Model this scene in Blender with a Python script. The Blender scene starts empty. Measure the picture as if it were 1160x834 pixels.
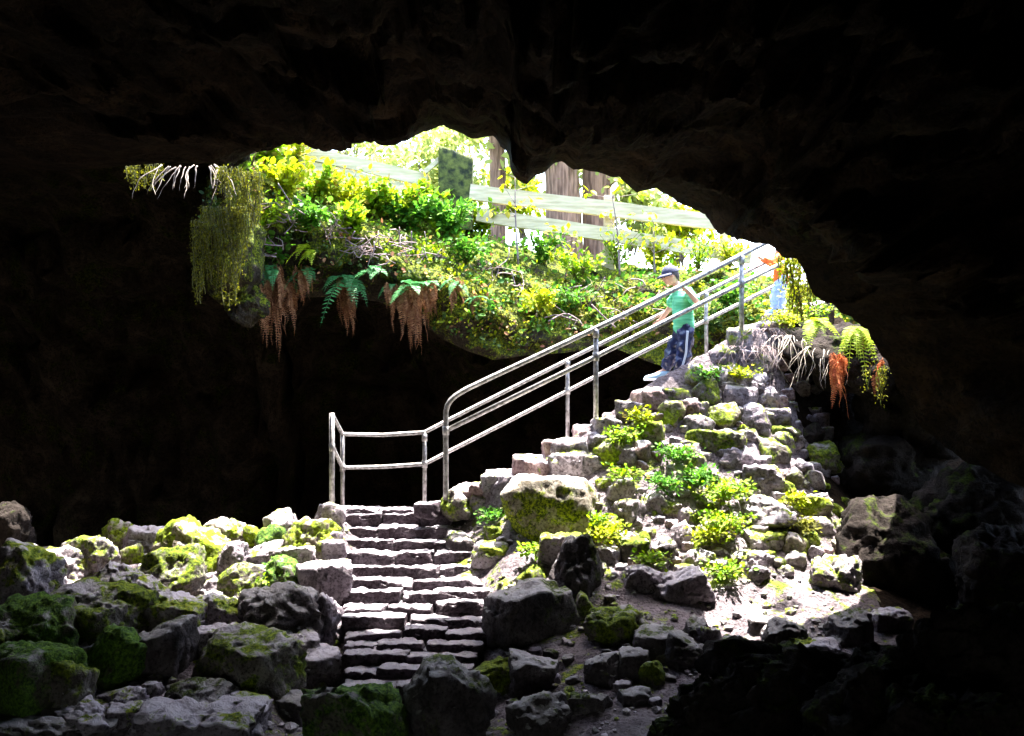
import bpy, math, random
import numpy as np
from mathutils import Vector, Matrix

SC = bpy.context.scene
COL = SC.collection
R = math.radians
F = 1114.0                       # focal length in pixels of the 1160 px wide photograph
CZ = 2.7                         # eye height above the lowest cave floor
HOR = 400.0
rng = np.random.default_rng(7)
random.seed(7)

def at(px, py, d):
    """The point that a picture position shows at a given depth."""
    return np.array([(px - 580.0) / F * d, d, CZ - (py - HOR) / F * d])

# ------------------------------------------------------------------ noise
_perm = np.random.default_rng(3).permutation(256)
_perm = np.concatenate([_perm, _perm, _perm])
_grad = np.random.default_rng(4).normal(size=(256, 3))
_grad /= np.linalg.norm(_grad, axis=1)[:, None]

def perlin(p):
    p = np.asarray(p, float)
    i = np.floor(p).astype(int); f = p - i
    u = f * f * f * (f * (f * 6 - 15) + 10)
    i &= 255
    out = 0
    for dx in (0, 1):
        wx = u[:, 0] if dx else 1 - u[:, 0]
        for dy in (0, 1):
            wy = u[:, 1] if dy else 1 - u[:, 1]
            for dz in (0, 1):
                wz = u[:, 2] if dz else 1 - u[:, 2]
                h = _perm[_perm[_perm[(i[:, 0] + dx) & 255] + ((i[:, 1] + dy) & 255)] + ((i[:, 2] + dz) & 255)]
                g = _grad[h]
                out = out + wx * wy * wz * (g * (f - np.array([dx, dy, dz]))).sum(1)
    return out

def fbm(p, octv=4, gain=.5, ridged=False):
    p = np.asarray(p, float); a = 1.0; s = 0
    for k in range(octv):
        n = perlin(p + 17.3 * k)
        s = s + a * ((0.35 - np.abs(n)) if ridged else n)
        p = p * 2.03; a *= gain
    return s

def worley(p):
    """Distance to the nearest scattered point and a random number for its cell: broken, faceted stone."""
    p = np.asarray(p, float); i0 = np.floor(p).astype(int)
    best = np.full(len(p), 9.0); val = np.zeros(len(p))
    for dx in (-1, 0, 1):
        for dy in (-1, 0, 1):
            for dz in (-1, 0, 1):
                c = i0 + np.array([dx, dy, dz]); q = c & 255
                h = _perm[_perm[_perm[q[:, 0]] + q[:, 1]] + q[:, 2]]
                f = c + np.stack([_perm[h] / 255., _perm[h + 71] / 255., _perm[h + 143] / 255.], 1)
                d = ((p - f) ** 2).sum(1); m = d < best
                best[m] = d[m]; val[m] = _perm[h + 33][m] / 255.
    return np.sqrt(best), val

# ------------------------------------------------------------------ linking
def mesh_obj(name, V, Fc, mat=None, parent=None, smooth=True, loc=None):
    me = bpy.data.meshes.new(name)
    V = np.asarray(V, float)
    me.from_pydata(V.tolist(), [], Fc if isinstance(Fc, list) else np.asarray(Fc).tolist())
    if smooth:
        me.polygons.foreach_set('use_smooth', [True] * len(me.polygons))
    me.update()
    o = bpy.data.objects.new(name, me)
    COL.objects.link(o)
    if mat:
        me.materials.append(mat)
    if parent:
        o.parent = parent
    if loc is not None:
        o.location = loc
    return o

def tag(o, label=None, cat=None, group=None, kind=None):
    if label: o['label'] = label
    if cat: o['category'] = cat
    if group: o['group'] = group
    if kind: o['kind'] = kind
    return o

def empty(name, loc, label=None, cat=None, group=None, rz=0, parent=None):
    o = bpy.data.objects.new(name, None)
    COL.objects.link(o)
    o.empty_display_size = .1
    o.location = loc
    o.rotation_euler = (0, 0, rz)
    if parent: o.parent = parent
    return tag(o, label, cat, group)

# ------------------------------------------------------------------ materials
def nmat(name):
    m = bpy.data.materials.new(name); m.use_nodes = True
    nt = m.node_tree; nt.nodes.clear()
    return m, nt

def N(nt, typ, **kw):
    n = nt.nodes.new(typ)
    for k, v in kw.items():
        if k.startswith('i_'):
            n.inputs[k[2:].replace('_', ' ')].default_value = v
        else:
            setattr(n, k, v)
    return n

def ramp(nt, src, stops):
    r = nt.nodes.new('ShaderNodeValToRGB')
    e = r.color_ramp.elements
    while len(e) < len(stops): e.new(.5)
    for k, (p, c) in enumerate(stops):
        e[k].position = p
        e[k].color = (*c, 1) if len(c) == 3 else c
    nt.links.new(src, r.inputs[0])
    return r

def mixc(nt, fac, a, b):
    m = nt.nodes.new('ShaderNodeMix'); m.data_type = 'RGBA'
    for idx, v in ((6, a), (7, b)):
        if isinstance(v, tuple): m.inputs[idx].default_value = (*v, 1)
        else: nt.links.new(v, m.inputs[idx])
    if isinstance(fac, (int, float)): m.inputs[0].default_value = fac
    else: nt.links.new(fac, m.inputs[0])
    return m.outputs[2]

def rock_mat(name, dark, mid, light, moss=0.0, moss_a=(.10, .15, .012), moss_b=(.24, .27, .02), bump=.5, scale=1.0, lichen=.3, up=.5, world=False, spec=.25, dust=0.0, toplit_dust_col=(.44, .405, .44)):
    m, nt = nmat(name); L = nt.links.new
    out = N(nt, 'ShaderNodeOutputMaterial'); b = N(nt, 'ShaderNodeBsdfPrincipled')
    b.inputs['Roughness'].default_value = .92
    b.inputs['Specular IOR Level'].default_value = spec
    tc = N(nt, 'ShaderNodeTexCoord')
    if world:
        geo0 = N(nt, 'ShaderNodeNewGeometry'); co = geo0.outputs['Position']
    else:
        oi = N(nt, 'ShaderNodeObjectInfo')
        mu = N(nt, 'ShaderNodeMath', operation='MULTIPLY'); mu.inputs[1].default_value = 60
        L(oi.outputs['Random'], mu.inputs[0])
        va = N(nt, 'ShaderNodeVectorMath', operation='ADD')
        L(tc.outputs['Object'], va.inputs[0]); L(mu.outputs[0], va.inputs[1])
        co = va.outputs[0]
    def noise(sc, det=8, rough=.6, dist=0):
        n = N(nt, 'ShaderNodeTexNoise'); n.inputs['Scale'].default_value = sc * scale
        n.inputs['Detail'].default_value = det; n.inputs['Roughness'].default_value = rough
        n.inputs['Distortion'].default_value = dist
        L(co, n.inputs['Vector']); return n.outputs['Fac']
    n1 = noise(3.2, 9, .65, .4); n2 = noise(19, 6, .7); n3 = noise(2.1, 7, .68, .6); n4 = noise(38, 4, .65); n5 = noise(7.5, 6, .7, .8)
    c = ramp(nt, n1, [(.30, dark), (.5, mid), (.72, light)]).outputs[0]
    sp = ramp(nt, n2, [(.42, (0, 0, 0)), (.62, (1, 1, 1))]).outputs[0]
    ml = N(nt, 'ShaderNodeMath', operation='MULTIPLY'); ml.inputs[1].default_value = lichen
    L(sp, ml.inputs[0])
    c = mixc(nt, ml.outputs[0], c, light)
    pit = ramp(nt, n4, [(.34, (1, 1, 1)), (.48, (0, 0, 0))]).outputs[0]
    mp = N(nt, 'ShaderNodeMath', operation='MULTIPLY'); mp.inputs[1].default_value = .75
    L(pit, mp.inputs[0])
    c = mixc(nt, mp.outputs[0], c, dark)
    ge = N(nt, 'ShaderNodeNewGeometry'); sx = N(nt, 'ShaderNodeSeparateXYZ'); L(ge.outputs['Normal'], sx.inputs[0])
    if dust > 0:  # lit tops put into the colour: up-facing faces paler, besides dusty treads
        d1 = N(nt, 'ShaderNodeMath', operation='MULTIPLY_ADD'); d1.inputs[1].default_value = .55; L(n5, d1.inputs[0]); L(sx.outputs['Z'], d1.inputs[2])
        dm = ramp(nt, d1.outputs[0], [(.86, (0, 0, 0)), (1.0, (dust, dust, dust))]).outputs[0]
        c = mixc(nt, dm, c, toplit_dust_col)
    if moss > 0:
        pass
        a1 = N(nt, 'ShaderNodeMath', operation='MULTIPLY_ADD'); a1.inputs[1].default_value = .22 * up; L(sx.outputs['Z'], a1.inputs[0]); L(n3, a1.inputs[2])
        a2 = N(nt, 'ShaderNodeMath', operation='MULTIPLY_ADD'); a2.inputs[1].default_value = .55; L(n5, a2.inputs[0]); L(a1.outputs[0], a2.inputs[2])
        th = 1.02 - .40 * moss
        mk = ramp(nt, a2.outputs[0], [(max(0, th - .04), (0, 0, 0)), (min(1, th + .05), (1, 1, 1))]).outputs[0]
        mv = N(nt, 'ShaderNodeMath', operation='MULTIPLY_ADD'); mv.inputs[1].default_value = .55
        L(n4, mv.inputs[0]); mw = N(nt, 'ShaderNodeMath', operation='MULTIPLY'); mw.inputs[1].default_value = .45; L(n2, mw.inputs[0]); L(mw.outputs[0], mv.inputs[2])
        dk = tuple(q * .22 for q in moss_a)
        mc = ramp(nt, mv.outputs[0], [(.34, dk), (.46, moss_a), (.60, moss_b), (.72, tuple(min(1, q * 1.35) for q in moss_b))]).outputs[0]
        c = mixc(nt, mk, c, mc)
    L(c, b.inputs['Base Color'])
    bs = N(nt, 'ShaderNodeMath', operation='MULTIPLY_ADD'); bs.inputs[1].default_value = .6
    L(n2, bs.inputs[0]); L(n5, bs.inputs[2])
    bs2 = N(nt, 'ShaderNodeMath', operation='MULTIPLY_ADD'); bs2.inputs[1].default_value = .3
    L(n4, bs2.inputs[0]); L(bs.outputs[0], bs2.inputs[2])
    bp = N(nt, 'ShaderNodeBump'); bp.inputs['Strength'].default_value = bump; bp.inputs['Distance'].default_value = .11
    L(bs2.outputs[0], bp.inputs['Height']); L(bp.outputs[0], b.inputs['Normal'])
    L(b.outputs[0], out.inputs[0])
    return m

def leaf_mat(name, c0, c1, trans=.45, rough=.6, spot=None):
    m, nt = nmat(name); L = nt.links.new
    out = N(nt, 'ShaderNodeOutputMaterial')
    ge = N(nt, 'ShaderNodeNewGeometry')
    c = ramp(nt, ge.outputs['Random Per Island'], [(0, c0), (1, c1)] if spot is None else [(0, c0), (.85, c1), (1, spot)]).outputs[0]
    b = N(nt, 'ShaderNodeBsdfPrincipled'); b.inputs['Roughness'].default_value = rough
    b.inputs['Specular IOR Level'].default_value = .3
    L(c, b.inputs['Base Color'])
    t = N(nt, 'ShaderNodeBsdfTranslucent'); L(c, t.inputs['Color'])
    mx = N(nt, 'ShaderNodeMixShader'); mx.inputs[0].default_value = trans
    L(b.outputs[0], mx.inputs[1]); L(t.outputs[0], mx.inputs[2]); L(mx.outputs[0], out.inputs[0])
    return m

def plain_mat(name, c0, c1, rough=.6, metal=0.0, scale=8.0, bump=.1, stretch=None, det=6):
    m, nt = nmat(name); L = nt.links.new
    out = N(nt, 'ShaderNodeOutputMaterial'); b = N(nt, 'ShaderNodeBsdfPrincipled')
    b.inputs['Roughness'].default_value = rough; b.inputs['Metallic'].default_value = metal
    tc = N(nt, 'ShaderNodeTexCoord'); n = N(nt, 'ShaderNodeTexNoise')
    n.inputs['Scale'].default_value = scale; n.inputs['Detail'].default_value = det
    if stretch:
        mp = N(nt, 'ShaderNodeMapping'); mp.inputs['Scale'].default_value = stretch
        L(tc.outputs['Object'], mp.inputs[0]); L(mp.outputs[0], n.inputs['Vector'])
    else:
        L(tc.outputs['Object'], n.inputs['Vector'])
    c = ramp(nt, n.outputs['Fac'], [(.35, c0), (.65, c1)]).outputs[0]
    L(c, b.inputs['Base Color'])
    bp = N(nt, 'ShaderNodeBump'); bp.inputs['Strength'].default_value = bump; bp.inputs['Distance'].default_value = .02
    L(n.outputs['Fac'], bp.inputs['Height']); L(bp.outputs[0], b.inputs['Normal'])
    L(b.outputs[0], out.inputs[0])
    return m

M = {}
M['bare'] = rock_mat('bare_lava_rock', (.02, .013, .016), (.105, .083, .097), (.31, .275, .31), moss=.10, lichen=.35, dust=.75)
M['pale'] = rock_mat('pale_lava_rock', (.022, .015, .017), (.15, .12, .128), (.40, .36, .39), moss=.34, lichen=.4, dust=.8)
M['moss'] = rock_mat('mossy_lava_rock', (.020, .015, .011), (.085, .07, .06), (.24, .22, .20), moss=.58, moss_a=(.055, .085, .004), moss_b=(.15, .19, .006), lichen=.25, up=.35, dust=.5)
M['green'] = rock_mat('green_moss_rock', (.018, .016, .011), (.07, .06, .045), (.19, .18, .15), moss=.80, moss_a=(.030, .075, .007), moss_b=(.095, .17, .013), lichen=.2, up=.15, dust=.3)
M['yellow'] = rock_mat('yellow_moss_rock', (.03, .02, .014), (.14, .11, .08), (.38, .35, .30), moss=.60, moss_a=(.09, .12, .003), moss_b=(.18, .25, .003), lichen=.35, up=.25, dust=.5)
M['front'] = rock_mat('moss_fronted_rock', (.025, .018, .01), (.16, .13, .09), (.45, .43, .38), moss=.68, moss_a=(.05, .07, .003), moss_b=(.24, .28, .006), lichen=.3, up=-1.3, dust=1.0, toplit_dust_col=(.55, .53, .50))
M['black'] = rock_mat('shade_toned_basalt', (.010, .008, .009), (.045, .035, .036), (.14, .12, .125), moss=.18, moss_a=(.03, .045, .006), moss_b=(.08, .10, .01), lichen=.2, dust=.7, toplit_dust_col=(.34, .32, .32))  # dark tone puts the shaded sides of the blocks into the colour
M['dark'] = rock_mat('shade_toned_lava_rock', (.006, .005, .004), (.018, .014, .012), (.05, .04, .036), moss=.22, moss_a=(.02, .03, .005), moss_b=(.045, .06, .008), lichen=.2, spec=.06)  # near-black tone: shade of outcrop and recess put into the rock colour
M['step'] = rock_mat('stair_stone', (.014, .007, .010), (.048, .031, .040), (.19, .155, .18), lichen=.28, bump=.9, dust=1.0, toplit_dust_col=(.42, .385, .42))
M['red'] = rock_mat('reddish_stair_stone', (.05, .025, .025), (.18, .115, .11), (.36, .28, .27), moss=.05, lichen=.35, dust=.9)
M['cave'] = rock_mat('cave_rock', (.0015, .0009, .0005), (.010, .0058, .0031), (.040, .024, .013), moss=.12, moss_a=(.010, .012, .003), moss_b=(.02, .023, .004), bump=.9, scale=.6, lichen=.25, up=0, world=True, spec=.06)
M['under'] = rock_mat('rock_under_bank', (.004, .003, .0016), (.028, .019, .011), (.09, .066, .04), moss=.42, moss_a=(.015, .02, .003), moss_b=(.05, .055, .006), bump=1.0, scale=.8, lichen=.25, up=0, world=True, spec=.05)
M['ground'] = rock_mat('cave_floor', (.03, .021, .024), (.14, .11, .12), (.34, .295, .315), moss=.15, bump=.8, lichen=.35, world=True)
M['soil'] = rock_mat('bank_soil', (.010, .007, .004), (.035, .026, .014), (.09, .07, .035), moss=.66, moss_a=(.05, .075, .003), moss_b=(.22, .26, .005), bump=1.0, lichen=.2, up=.45, world=True)
M['leaf'] = leaf_mat('bright_leaf', (.09, .22, .004), (.24, .35, .006), .5, spot=(.30, .20, .06))
M['leaf_y'] = leaf_mat('yellow_leaf', (.20, .29, .003), (.38, .42, .006), .5, spot=(.36, .22, .05))
M['leaf_g'] = leaf_mat('green_leaf', (.03, .14, .010), (.12, .28, .016), .5)
M['leaf_d'] = leaf_mat('dark_leaf', (.02, .06, .008), (.07, .12, .012), .35)
M['fern'] = leaf_mat('fern_leaf', (.03, .17, .045), (.09, .30, .09), .4, .4)
M['fern_y'] = leaf_mat('sunlit_fern_leaf', (.22, .36, .008), (.38, .46, .012), .5)
M['dead'] = leaf_mat('dead_fern', (.16, .055, .022), (.40, .21, .095), .35, .8)
M['dead_r'] = leaf_mat('red_dead_fern', (.32, .06, .02), (.48, .17, .06), .35, .8)
M['hang'] = leaf_mat('hanging_moss', (.05, .055, .005), (.19, .19, .008), .4, .9)
M['pine'] = leaf_mat('tree_leaf', (.22, .28, .06), (.42, .46, .14), .55)
M['twig'] = plain_mat('dead_twig', (.10, .065, .06), (.26, .20, .20), .9, scale=20)
M['root'] = plain_mat('pale_root', (.16, .12, .09), (.44, .38, .32), .8, scale=30)
M['stem'] = plain_mat('green_stem', (.06, .07, .015), (.13, .13, .03), .8)
M['bark'] = plain_mat('bark', (.10, .055, .035), (.34, .20, .14), .95, scale=6, bump=.9, stretch=(4, 4, .5))
M['wood'] = plain_mat('weathered_white_rail', (.40, .34, .20), (.60, .52, .34), .8, scale=4, bump=.3, stretch=(.6, 6, 6))
M['mosswood'] = plain_mat('mossy_post_wood', (.008, .014, .004), (.10, .115, .02), .95, scale=13, bump=1.0, det=10)
M['metal'] = plain_mat('galvanised_steel', (.14, .13, .12), (.40, .385, .37), .48, .5, scale=22, bump=.12)
M['skin'] = plain_mat('skin', (.50, .28, .19), (.56, .33, .23), .55, scale=12, bump=.02)
M['shirt'] = plain_mat('green_tshirt', (.06, .40, .19), (.17, .64, .36), .85, scale=5, bump=.25, stretch=(1, 1, 9))
M['trouser'] = plain_mat('navy_tracksuit', (.008, .012, .045), (.03, .04, .11), .28, scale=10, bump=1.0)
M['stripe'] = plain_mat('trouser_highlight_stripe', (.55, .58, .68), (.65, .68, .75), .5)
M['cap'] = plain_mat('navy_cap', (.012, .016, .05), (.03, .035, .075), .8, scale=30)
M['shoe'] = plain_mat('pale_blue_shoe', (.30, .48, .62), (.42, .60, .72), .6)
M['sole'] = plain_mat('white_sole', (.7, .7, .7), (.8, .8, .8), .6)
M['hair'] = plain_mat('dark_hair', (.02, .013, .01), (.05, .03, .02), .6, scale=40)
M['eye'] = plain_mat('eye', (.01, .008, .006), (.015, .01, .008), .2)
M['orange'] = plain_mat('orange_jacket', (.62, .10, .01), (.75, .16, .015), .8)
M['jeans'] = plain_mat('pale_jeans', (.24, .34, .60), (.42, .52, .74), .85, scale=8)

# ------------------------------------------------------------------ basic shapes
import bmesh
_ico = {}
def ico(s):
    if s not in _ico:
        bm = bmesh.new(); bmesh.ops.create_icosphere(bm, subdivisions=s, radius=1)
        bm.verts.ensure_lookup_table()
        _ico[s] = (np.array([v.co[:] for v in bm.verts]), [[v.index for v in f.verts] for f in bm.faces]); bm.free()
    return _ico[s]

def rock_verts(seed, size, sub=4, kind='rock', rough=1.0, yaw=0.0, tilt=0.0):
    """A weathered polyhedron: rounded intersection of random planes plus fractal relief."""
    g = np.random.default_rng(seed)
    D, Fc = ico(sub)
    if kind in ('block', 'slab', 'step'):
        n = [np.eye(3)[i] * s for i in range(3) for s in (1, -1)]
        n = [v + g.normal(0, .03 if kind == 'step' else .10, 3) for v in n]
        h = list(g.uniform(.86, 1.0, 6))
        for _ in range(9):
            v = g.normal(size=3); n.append(v); h.append(g.uniform(1.15, 1.4) if kind == 'step' else g.uniform(1.0, 1.3))
        p = 60 if kind == 'step' else 30
    else:
        n = []; h = []
        for _ in range(11 + int(g.integers(0, 6))):
            v = g.normal(size=3); n.append(v); h.append(g.uniform(.72, 1.05))
        for s in (1, -1):
            for i in range(3): n.append(np.eye(3)[i] * s + g.normal(0, .25, 3)); h.append(g.uniform(.85, 1.05))
        p = 28 if kind == 'rock' else 11
    n = np.array(n); n /= np.linalg.norm(n, axis=1)[:, None]; h = np.array(h)
    q = np.clip(D @ n.T / h, 0, None)
    r = (q ** p).sum(1) ** (-1.0 / p)
    V = D * r[:, None]
    V = V * (np.array(size) * .5)
    o = g.uniform(0, 80, 3)
    sc = float(np.mean(size))
    amp = .055 * sc * rough
    Nn = D / np.linalg.norm(D, axis=1)[:, None]
    f1 = fbm(V / sc * 2.6 + o, 3) * amp
    f2 = fbm(V / max(.13, sc * .24) * 1.2 + o + 9, 4, .6, True) * min(.10, .13 * sc + .006) * rough
    wd, wv = worley((V + fbm(V / sc * 5 + o + 3, 2)[:, None] * .06 * sc) / sc * 2.7 + o)
    f3 = (wv - .5) * .10 * sc * rough - .05 * sc * np.clip(wd - .55, 0, 1) * rough
    f4 = fbm(V / .07 + o, 2) * .012 * min(1, sc * 4) * rough
    V = V + Nn * (f1 + f2 + f3 + f4)[:, None]
    c, s = math.cos(yaw), math.sin(yaw)
    if tilt:
        a = g.uniform(0, 6.28); ax = Vector((math.cos(a), math.sin(a), 0))
        V = V @ np.array(Matrix.Rotation(tilt, 3, ax)).T
    V = V @ np.array([[c, s, 0], [-s, c, 0], [0, 0, 1]])
    return V, Fc

def tube(path, rad, seg=8, cap=True, closed=False):
    """Verts and faces of a tube along a path; rad is a number or one per point."""
    P = np.asarray(path, float); n = len(P)
    rad = np.full(n, rad) if np.isscalar(rad) else np.asarray(rad, float)
    T = np.gradient(P, axis=0); T /= np.linalg.norm(T, axis=1)[:, None] + 1e-12
    ref = np.array([0, 0, 1.0]) if abs(T[0][2]) < .9 else np.array([1.0, 0, 0])
    V = []
    u = np.cross(T[0], ref); u /= np.linalg.norm(u)
    for k in range(n):
        u = u - T[k] * (u @ T[k]); u /= np.linalg.norm(u) + 1e-12
        w = np.cross(T[k], u)
        for j in range(seg):
            a = 2 * math.pi * j / seg
            V.append(P[k] + rad[k] * (math.cos(a) * u + math.sin(a) * w))
    Fc = [[k * seg + j, k * seg + (j + 1) % seg, (k + 1) * seg + (j + 1) % seg, (k + 1) * seg + j] for k in range(n - 1) for j in range(seg)]
    if cap:
        Fc.append(list(range(seg))[::-1]); Fc.append([(n - 1) * seg + j for j in range(seg)])
    return np.array(V), Fc

class MB:
    def __init__(s): s.V = []; s.F = []; s.n = 0
    def add(s, V, Fc):
        s.F += [[i + s.n for i in f] for f in Fc]; s.V.append(np.asarray(V)); s.n += len(V)
    def build(s, name, mat, parent=None, smooth=True, loc=None):
        V = np.concatenate(s.V)
        if loc is not None: V = V - np.asarray(loc)
        return mesh_obj(name, V, s.F, mat, parent, smooth, loc)

def box(c, size, rot=None, jitter=0):
    V = np.array([[x, y, z] for x in (-.5, .5) for y in (-.5, .5) for z in (-.5, .5)]) * np.array(size)
    if jitter: V = V + rng.normal(0, jitter, V.shape)
    if rot is not None: V = V @ np.array(rot).T
    return V + np.array(c), [[0, 1, 3, 2], [4, 6, 7, 5], [0, 4, 5, 1], [2, 3, 7, 6], [0, 2, 6, 4], [1, 5, 7, 3]]

def spline(pts, n):
    """Even resampling of a smooth curve through the points."""
    P = np.asarray(pts, float)
    if len(P) > 2:
        Q = []
        E = np.vstack([2 * P[0] - P[1], P, 2 * P[-1] - P[-2]])
        for k in range(1, len(E) - 2):
            for t in np.linspace(0, 1, 12, endpoint=False):
                a, b, c, d = E[k - 1], E[k], E[k + 1], E[k + 2]
                Q.append(.5 * ((2 * b) + (c - a) * t + (2 * a - 5 * b + 4 * c - d) * t * t + (3 * b - a - 3 * c + d) * t ** 3))
        P = np.array(Q + [P[-1]])
    return resample(P, n)

def resample(P, n):
    P = np.asarray(P, float)
    s = np.concatenate([[0], np.cumsum(np.linalg.norm(np.diff(P, axis=0), axis=1))])
    t = np.linspace(0, s[-1], n)
    return np.stack([np.interp(t, s, P[:, i]) for i in range(P.shape[1])], 1)

def grid_faces(nu, nv):
    return [[u * nv + v, u * nv + v + 1, (u + 1) * nv + v + 1, (u + 1) * nv + v] for u in range(nu - 1) for v in range(nv - 1)]

_leafT = np.array([[0, 0, 0], [-.42, .30, .10], [-.36, .66, .08], [0, 1, -.06], [.36, .66, .08], [.42, .30, .10]])
def leaves(P, axis, nrm, length, width):
    """Folded leaves: one six-vertex leaf at each point."""
    P = np.asarray(P, float); n = len(P)
    A = np.asarray(axis, float); A = A / (np.linalg.norm(A, axis=1)[:, None] + 1e-9)
    Nn = np.asarray(nrm, float); Nn = Nn - A * (Nn * A).sum(1)[:, None]; Nn /= np.linalg.norm(Nn, axis=1)[:, None] + 1e-9
    S = np.cross(A, Nn)
    Ln = np.broadcast_to(np.asarray(length, float), (n,)); W = np.broadcast_to(np.asarray(width, float), (n,))
    V = (P[:, None, :] + S[:, None, :] * (_leafT[None, :, 0:1] * W[:, None, None]) + A[:, None, :] * (_leafT[None, :, 1:2] * Ln[:, None, None])
         + Nn[:, None, :] * (_leafT[None, :, 2:3] * W[:, None, None]))
    base = np.arange(n)[:, None] * 6
    Fc = np.concatenate([base + np.array([0, 1, 2, 3]), base + np.array([0, 3, 4, 5])], 0)
    return V.reshape(-1, 3), Fc.tolist()
# ------------------------------------------------------------------ camera, sky, sun
cam = bpy.data.cameras.new('camera'); co = bpy.data.objects.new('camera', cam); COL.objects.link(co)
co.location = (0, 0, CZ); co.rotation_euler = (R(90), 0, 0)
cam.sensor_width = 36; cam.lens = 36 * F / 1160; cam.shift_y = -(417 - HOR) / 1160
cam.clip_start = .05; cam.clip_end = 2000
SC.camera = co
SUN_DIR = Vector((.44, .90, 0)).normalized()          # where the sun stands, seen from above
SUN_EL = 73
az = math.atan2(SUN_DIR.x, SUN_DIR.y)
w = bpy.data.worlds.new('World'); SC.world = w; w.use_nodes = True
nt = w.node_tree; bg = nt.nodes['Background']
sky = nt.nodes.new('ShaderNodeTexSky'); sky.sky_type = 'NISHITA'; sky.sun_disc = False
sky.sun_elevation = R(SUN_EL); sky.sun_rotation = az; sky.air_density = 1.0; sky.dust_density = 2.5
nt.links.new(sky.outputs[0], bg.inputs[0]); bg.inputs[1].default_value = .15
sl = bpy.data.lights.new('sun', 'SUN'); sl.energy = 4.2; sl.angle = R(.6); sl.color = (1, .95, .88)
so = bpy.data.objects.new('sun', sl); COL.objects.link(so)
sv = Vector((SUN_DIR.x * math.cos(R(SUN_EL)), SUN_DIR.y * math.cos(R(SUN_EL)), math.sin(R(SUN_EL))))
so.rotation_euler = sv.to_track_quat('Z', 'Y').to_euler(); so.location = (4, 20, 25)
SC.view_settings.view_transform = 'Standard'; SC.view_settings.look = 'None'
SC.view_settings.gamma = 1; SC.view_settings.use_curve_mapping = False
SC.view_settings.exposure = 3.6
SC.render.engine = 'CYCLES'
cy = SC.cycles
cy.use_denoising = True
try: cy.denoiser = 'OPENIMAGEDENOISE'
except Exception: pass
cy.max_bounces = 8; cy.diffuse_bounces = 5; cy.transmission_bounces = 4; cy.glossy_bounces = 2
cy.use_adaptive_sampling = True; cy.adaptive_threshold = .015
cy.sample_clamp_indirect = 6

# ------------------------------------------------------------------ the cave floor and the rubble cone
CP = [(0, 860, 6.9), (0, 740, 8.0), (0, 650, 9.7), (150, 632, 10.3), (200, 720, 8.6), (300, 850, 6.9), (300, 640, 10.1), (300, 720, 8.7),
      (380, 600, 10.4), (470, 830, 7.8), (470, 735, 9.0), (470, 660, 9.75), (470, 616, 10.5), (430, 860, 7.0),
      (570, 650, 9.6), (600, 735, 8.4), (650, 800, 7.5), (620, 860, 6.8), (740, 690, 8.9), (850, 684, 9.0), (790, 745, 8.1), (950, 655, 9.4), (1010, 692, 9.0),
      (900, 720, 8.5), (760, 800, 7.4), (560, 575, 10.5), (610, 560, 10.4), (700, 498, 10.8), (770, 447, 11.05), (845, 385, 11.6), (905, 362, 12.0),
      (700, 610, 9.8), (760, 525, 10.5), (830, 455, 11.1), (850, 565, 10.2), (930, 565, 10.3), (930, 462, 11.6), (1000, 610, 10.6), (965, 385, 12.4),
      (1000, 480, 12.1), (1100, 600, 11.2), (1160, 700, 9.6), (1240, 640, 10.5), (1060, 700, 9.1), (905, 345, 13.2), (1000, 345, 14.2), (1200, 400, 13),
      (640, 640, 9.5), (520, 590, 10.6), (800, 640, 9.5), (880, 640, 9.45)]
CPT = np.array([at(*c) for c in CP])
extra = np.array([(-9, 2, -.3), (0, 2, -.4), (9, 2, .2), (-9, 8, .3), (-9, 11, .7), (9, 8, 1.0), (0, -4, -.2), (-9, -4, 0), (9, -4, 0), (4, 4, -.1), (-4, 4, -.3),
                  (9, 14, 3.2), (-4, 13, .6), (0, 14, 1.5), (4, 16, 3.6)])
CPT = np.vstack([CPT, extra])
def _tps():
    X = CPT[:, :2]; n = len(X)
    d = np.linalg.norm(X[:, None] - X[None], axis=2)
    K = np.where(d > 0, d * d * np.log(d + 1e-9), 0) + np.eye(n) * .03
    P = np.hstack([np.ones((n, 1)), X]); A = np.block([[K, P], [P.T, np.zeros((3, 3))]])
    return np.linalg.solve(A, np.concatenate([CPT[:, 2], np.zeros(3)]))
_W = _tps()
def ground_raw(x, y):
    x = np.asarray(x, float); y = np.asarray(y, float)
    d = np.sqrt((x[..., None] - CPT[:, 0]) ** 2 + (y[..., None] - CPT[:, 1]) ** 2)
    U = np.where(d > 1e-6, d * d * np.log(d + 1e-9), 0)
    n = len(CPT)
    return U @ _W[:n] + _W[n] + _W[n + 1] * x + _W[n + 2] * y
NEAR = [at(505, 558, 10.6), at(675, 477, 10.95), at(770, 438, 11.2), at(840, 376, 11.5), at(905, 338, 12.1)]       # foot of the near handrail
def near_line(x):
    return np.interp(x, [p[0] for p in NEAR], [p[1] for p in NEAR])
def crest(x):
    """Where the floor breaks off into the black hollow behind."""
    x = np.asarray(x, float)
    a = np.interp(x, [-9, -4.6, -2.2, -1.95, -.75, -.6], [10.2, 10.6, 10.75, 11.0, 11.0, 10.75])
    b = near_line(x) + .12
    c = np.where(x < -.6, a, b)
    return np.where(x > 3.2, c + np.clip(x - 3.2, 0, 1) * 60, c)
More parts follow.
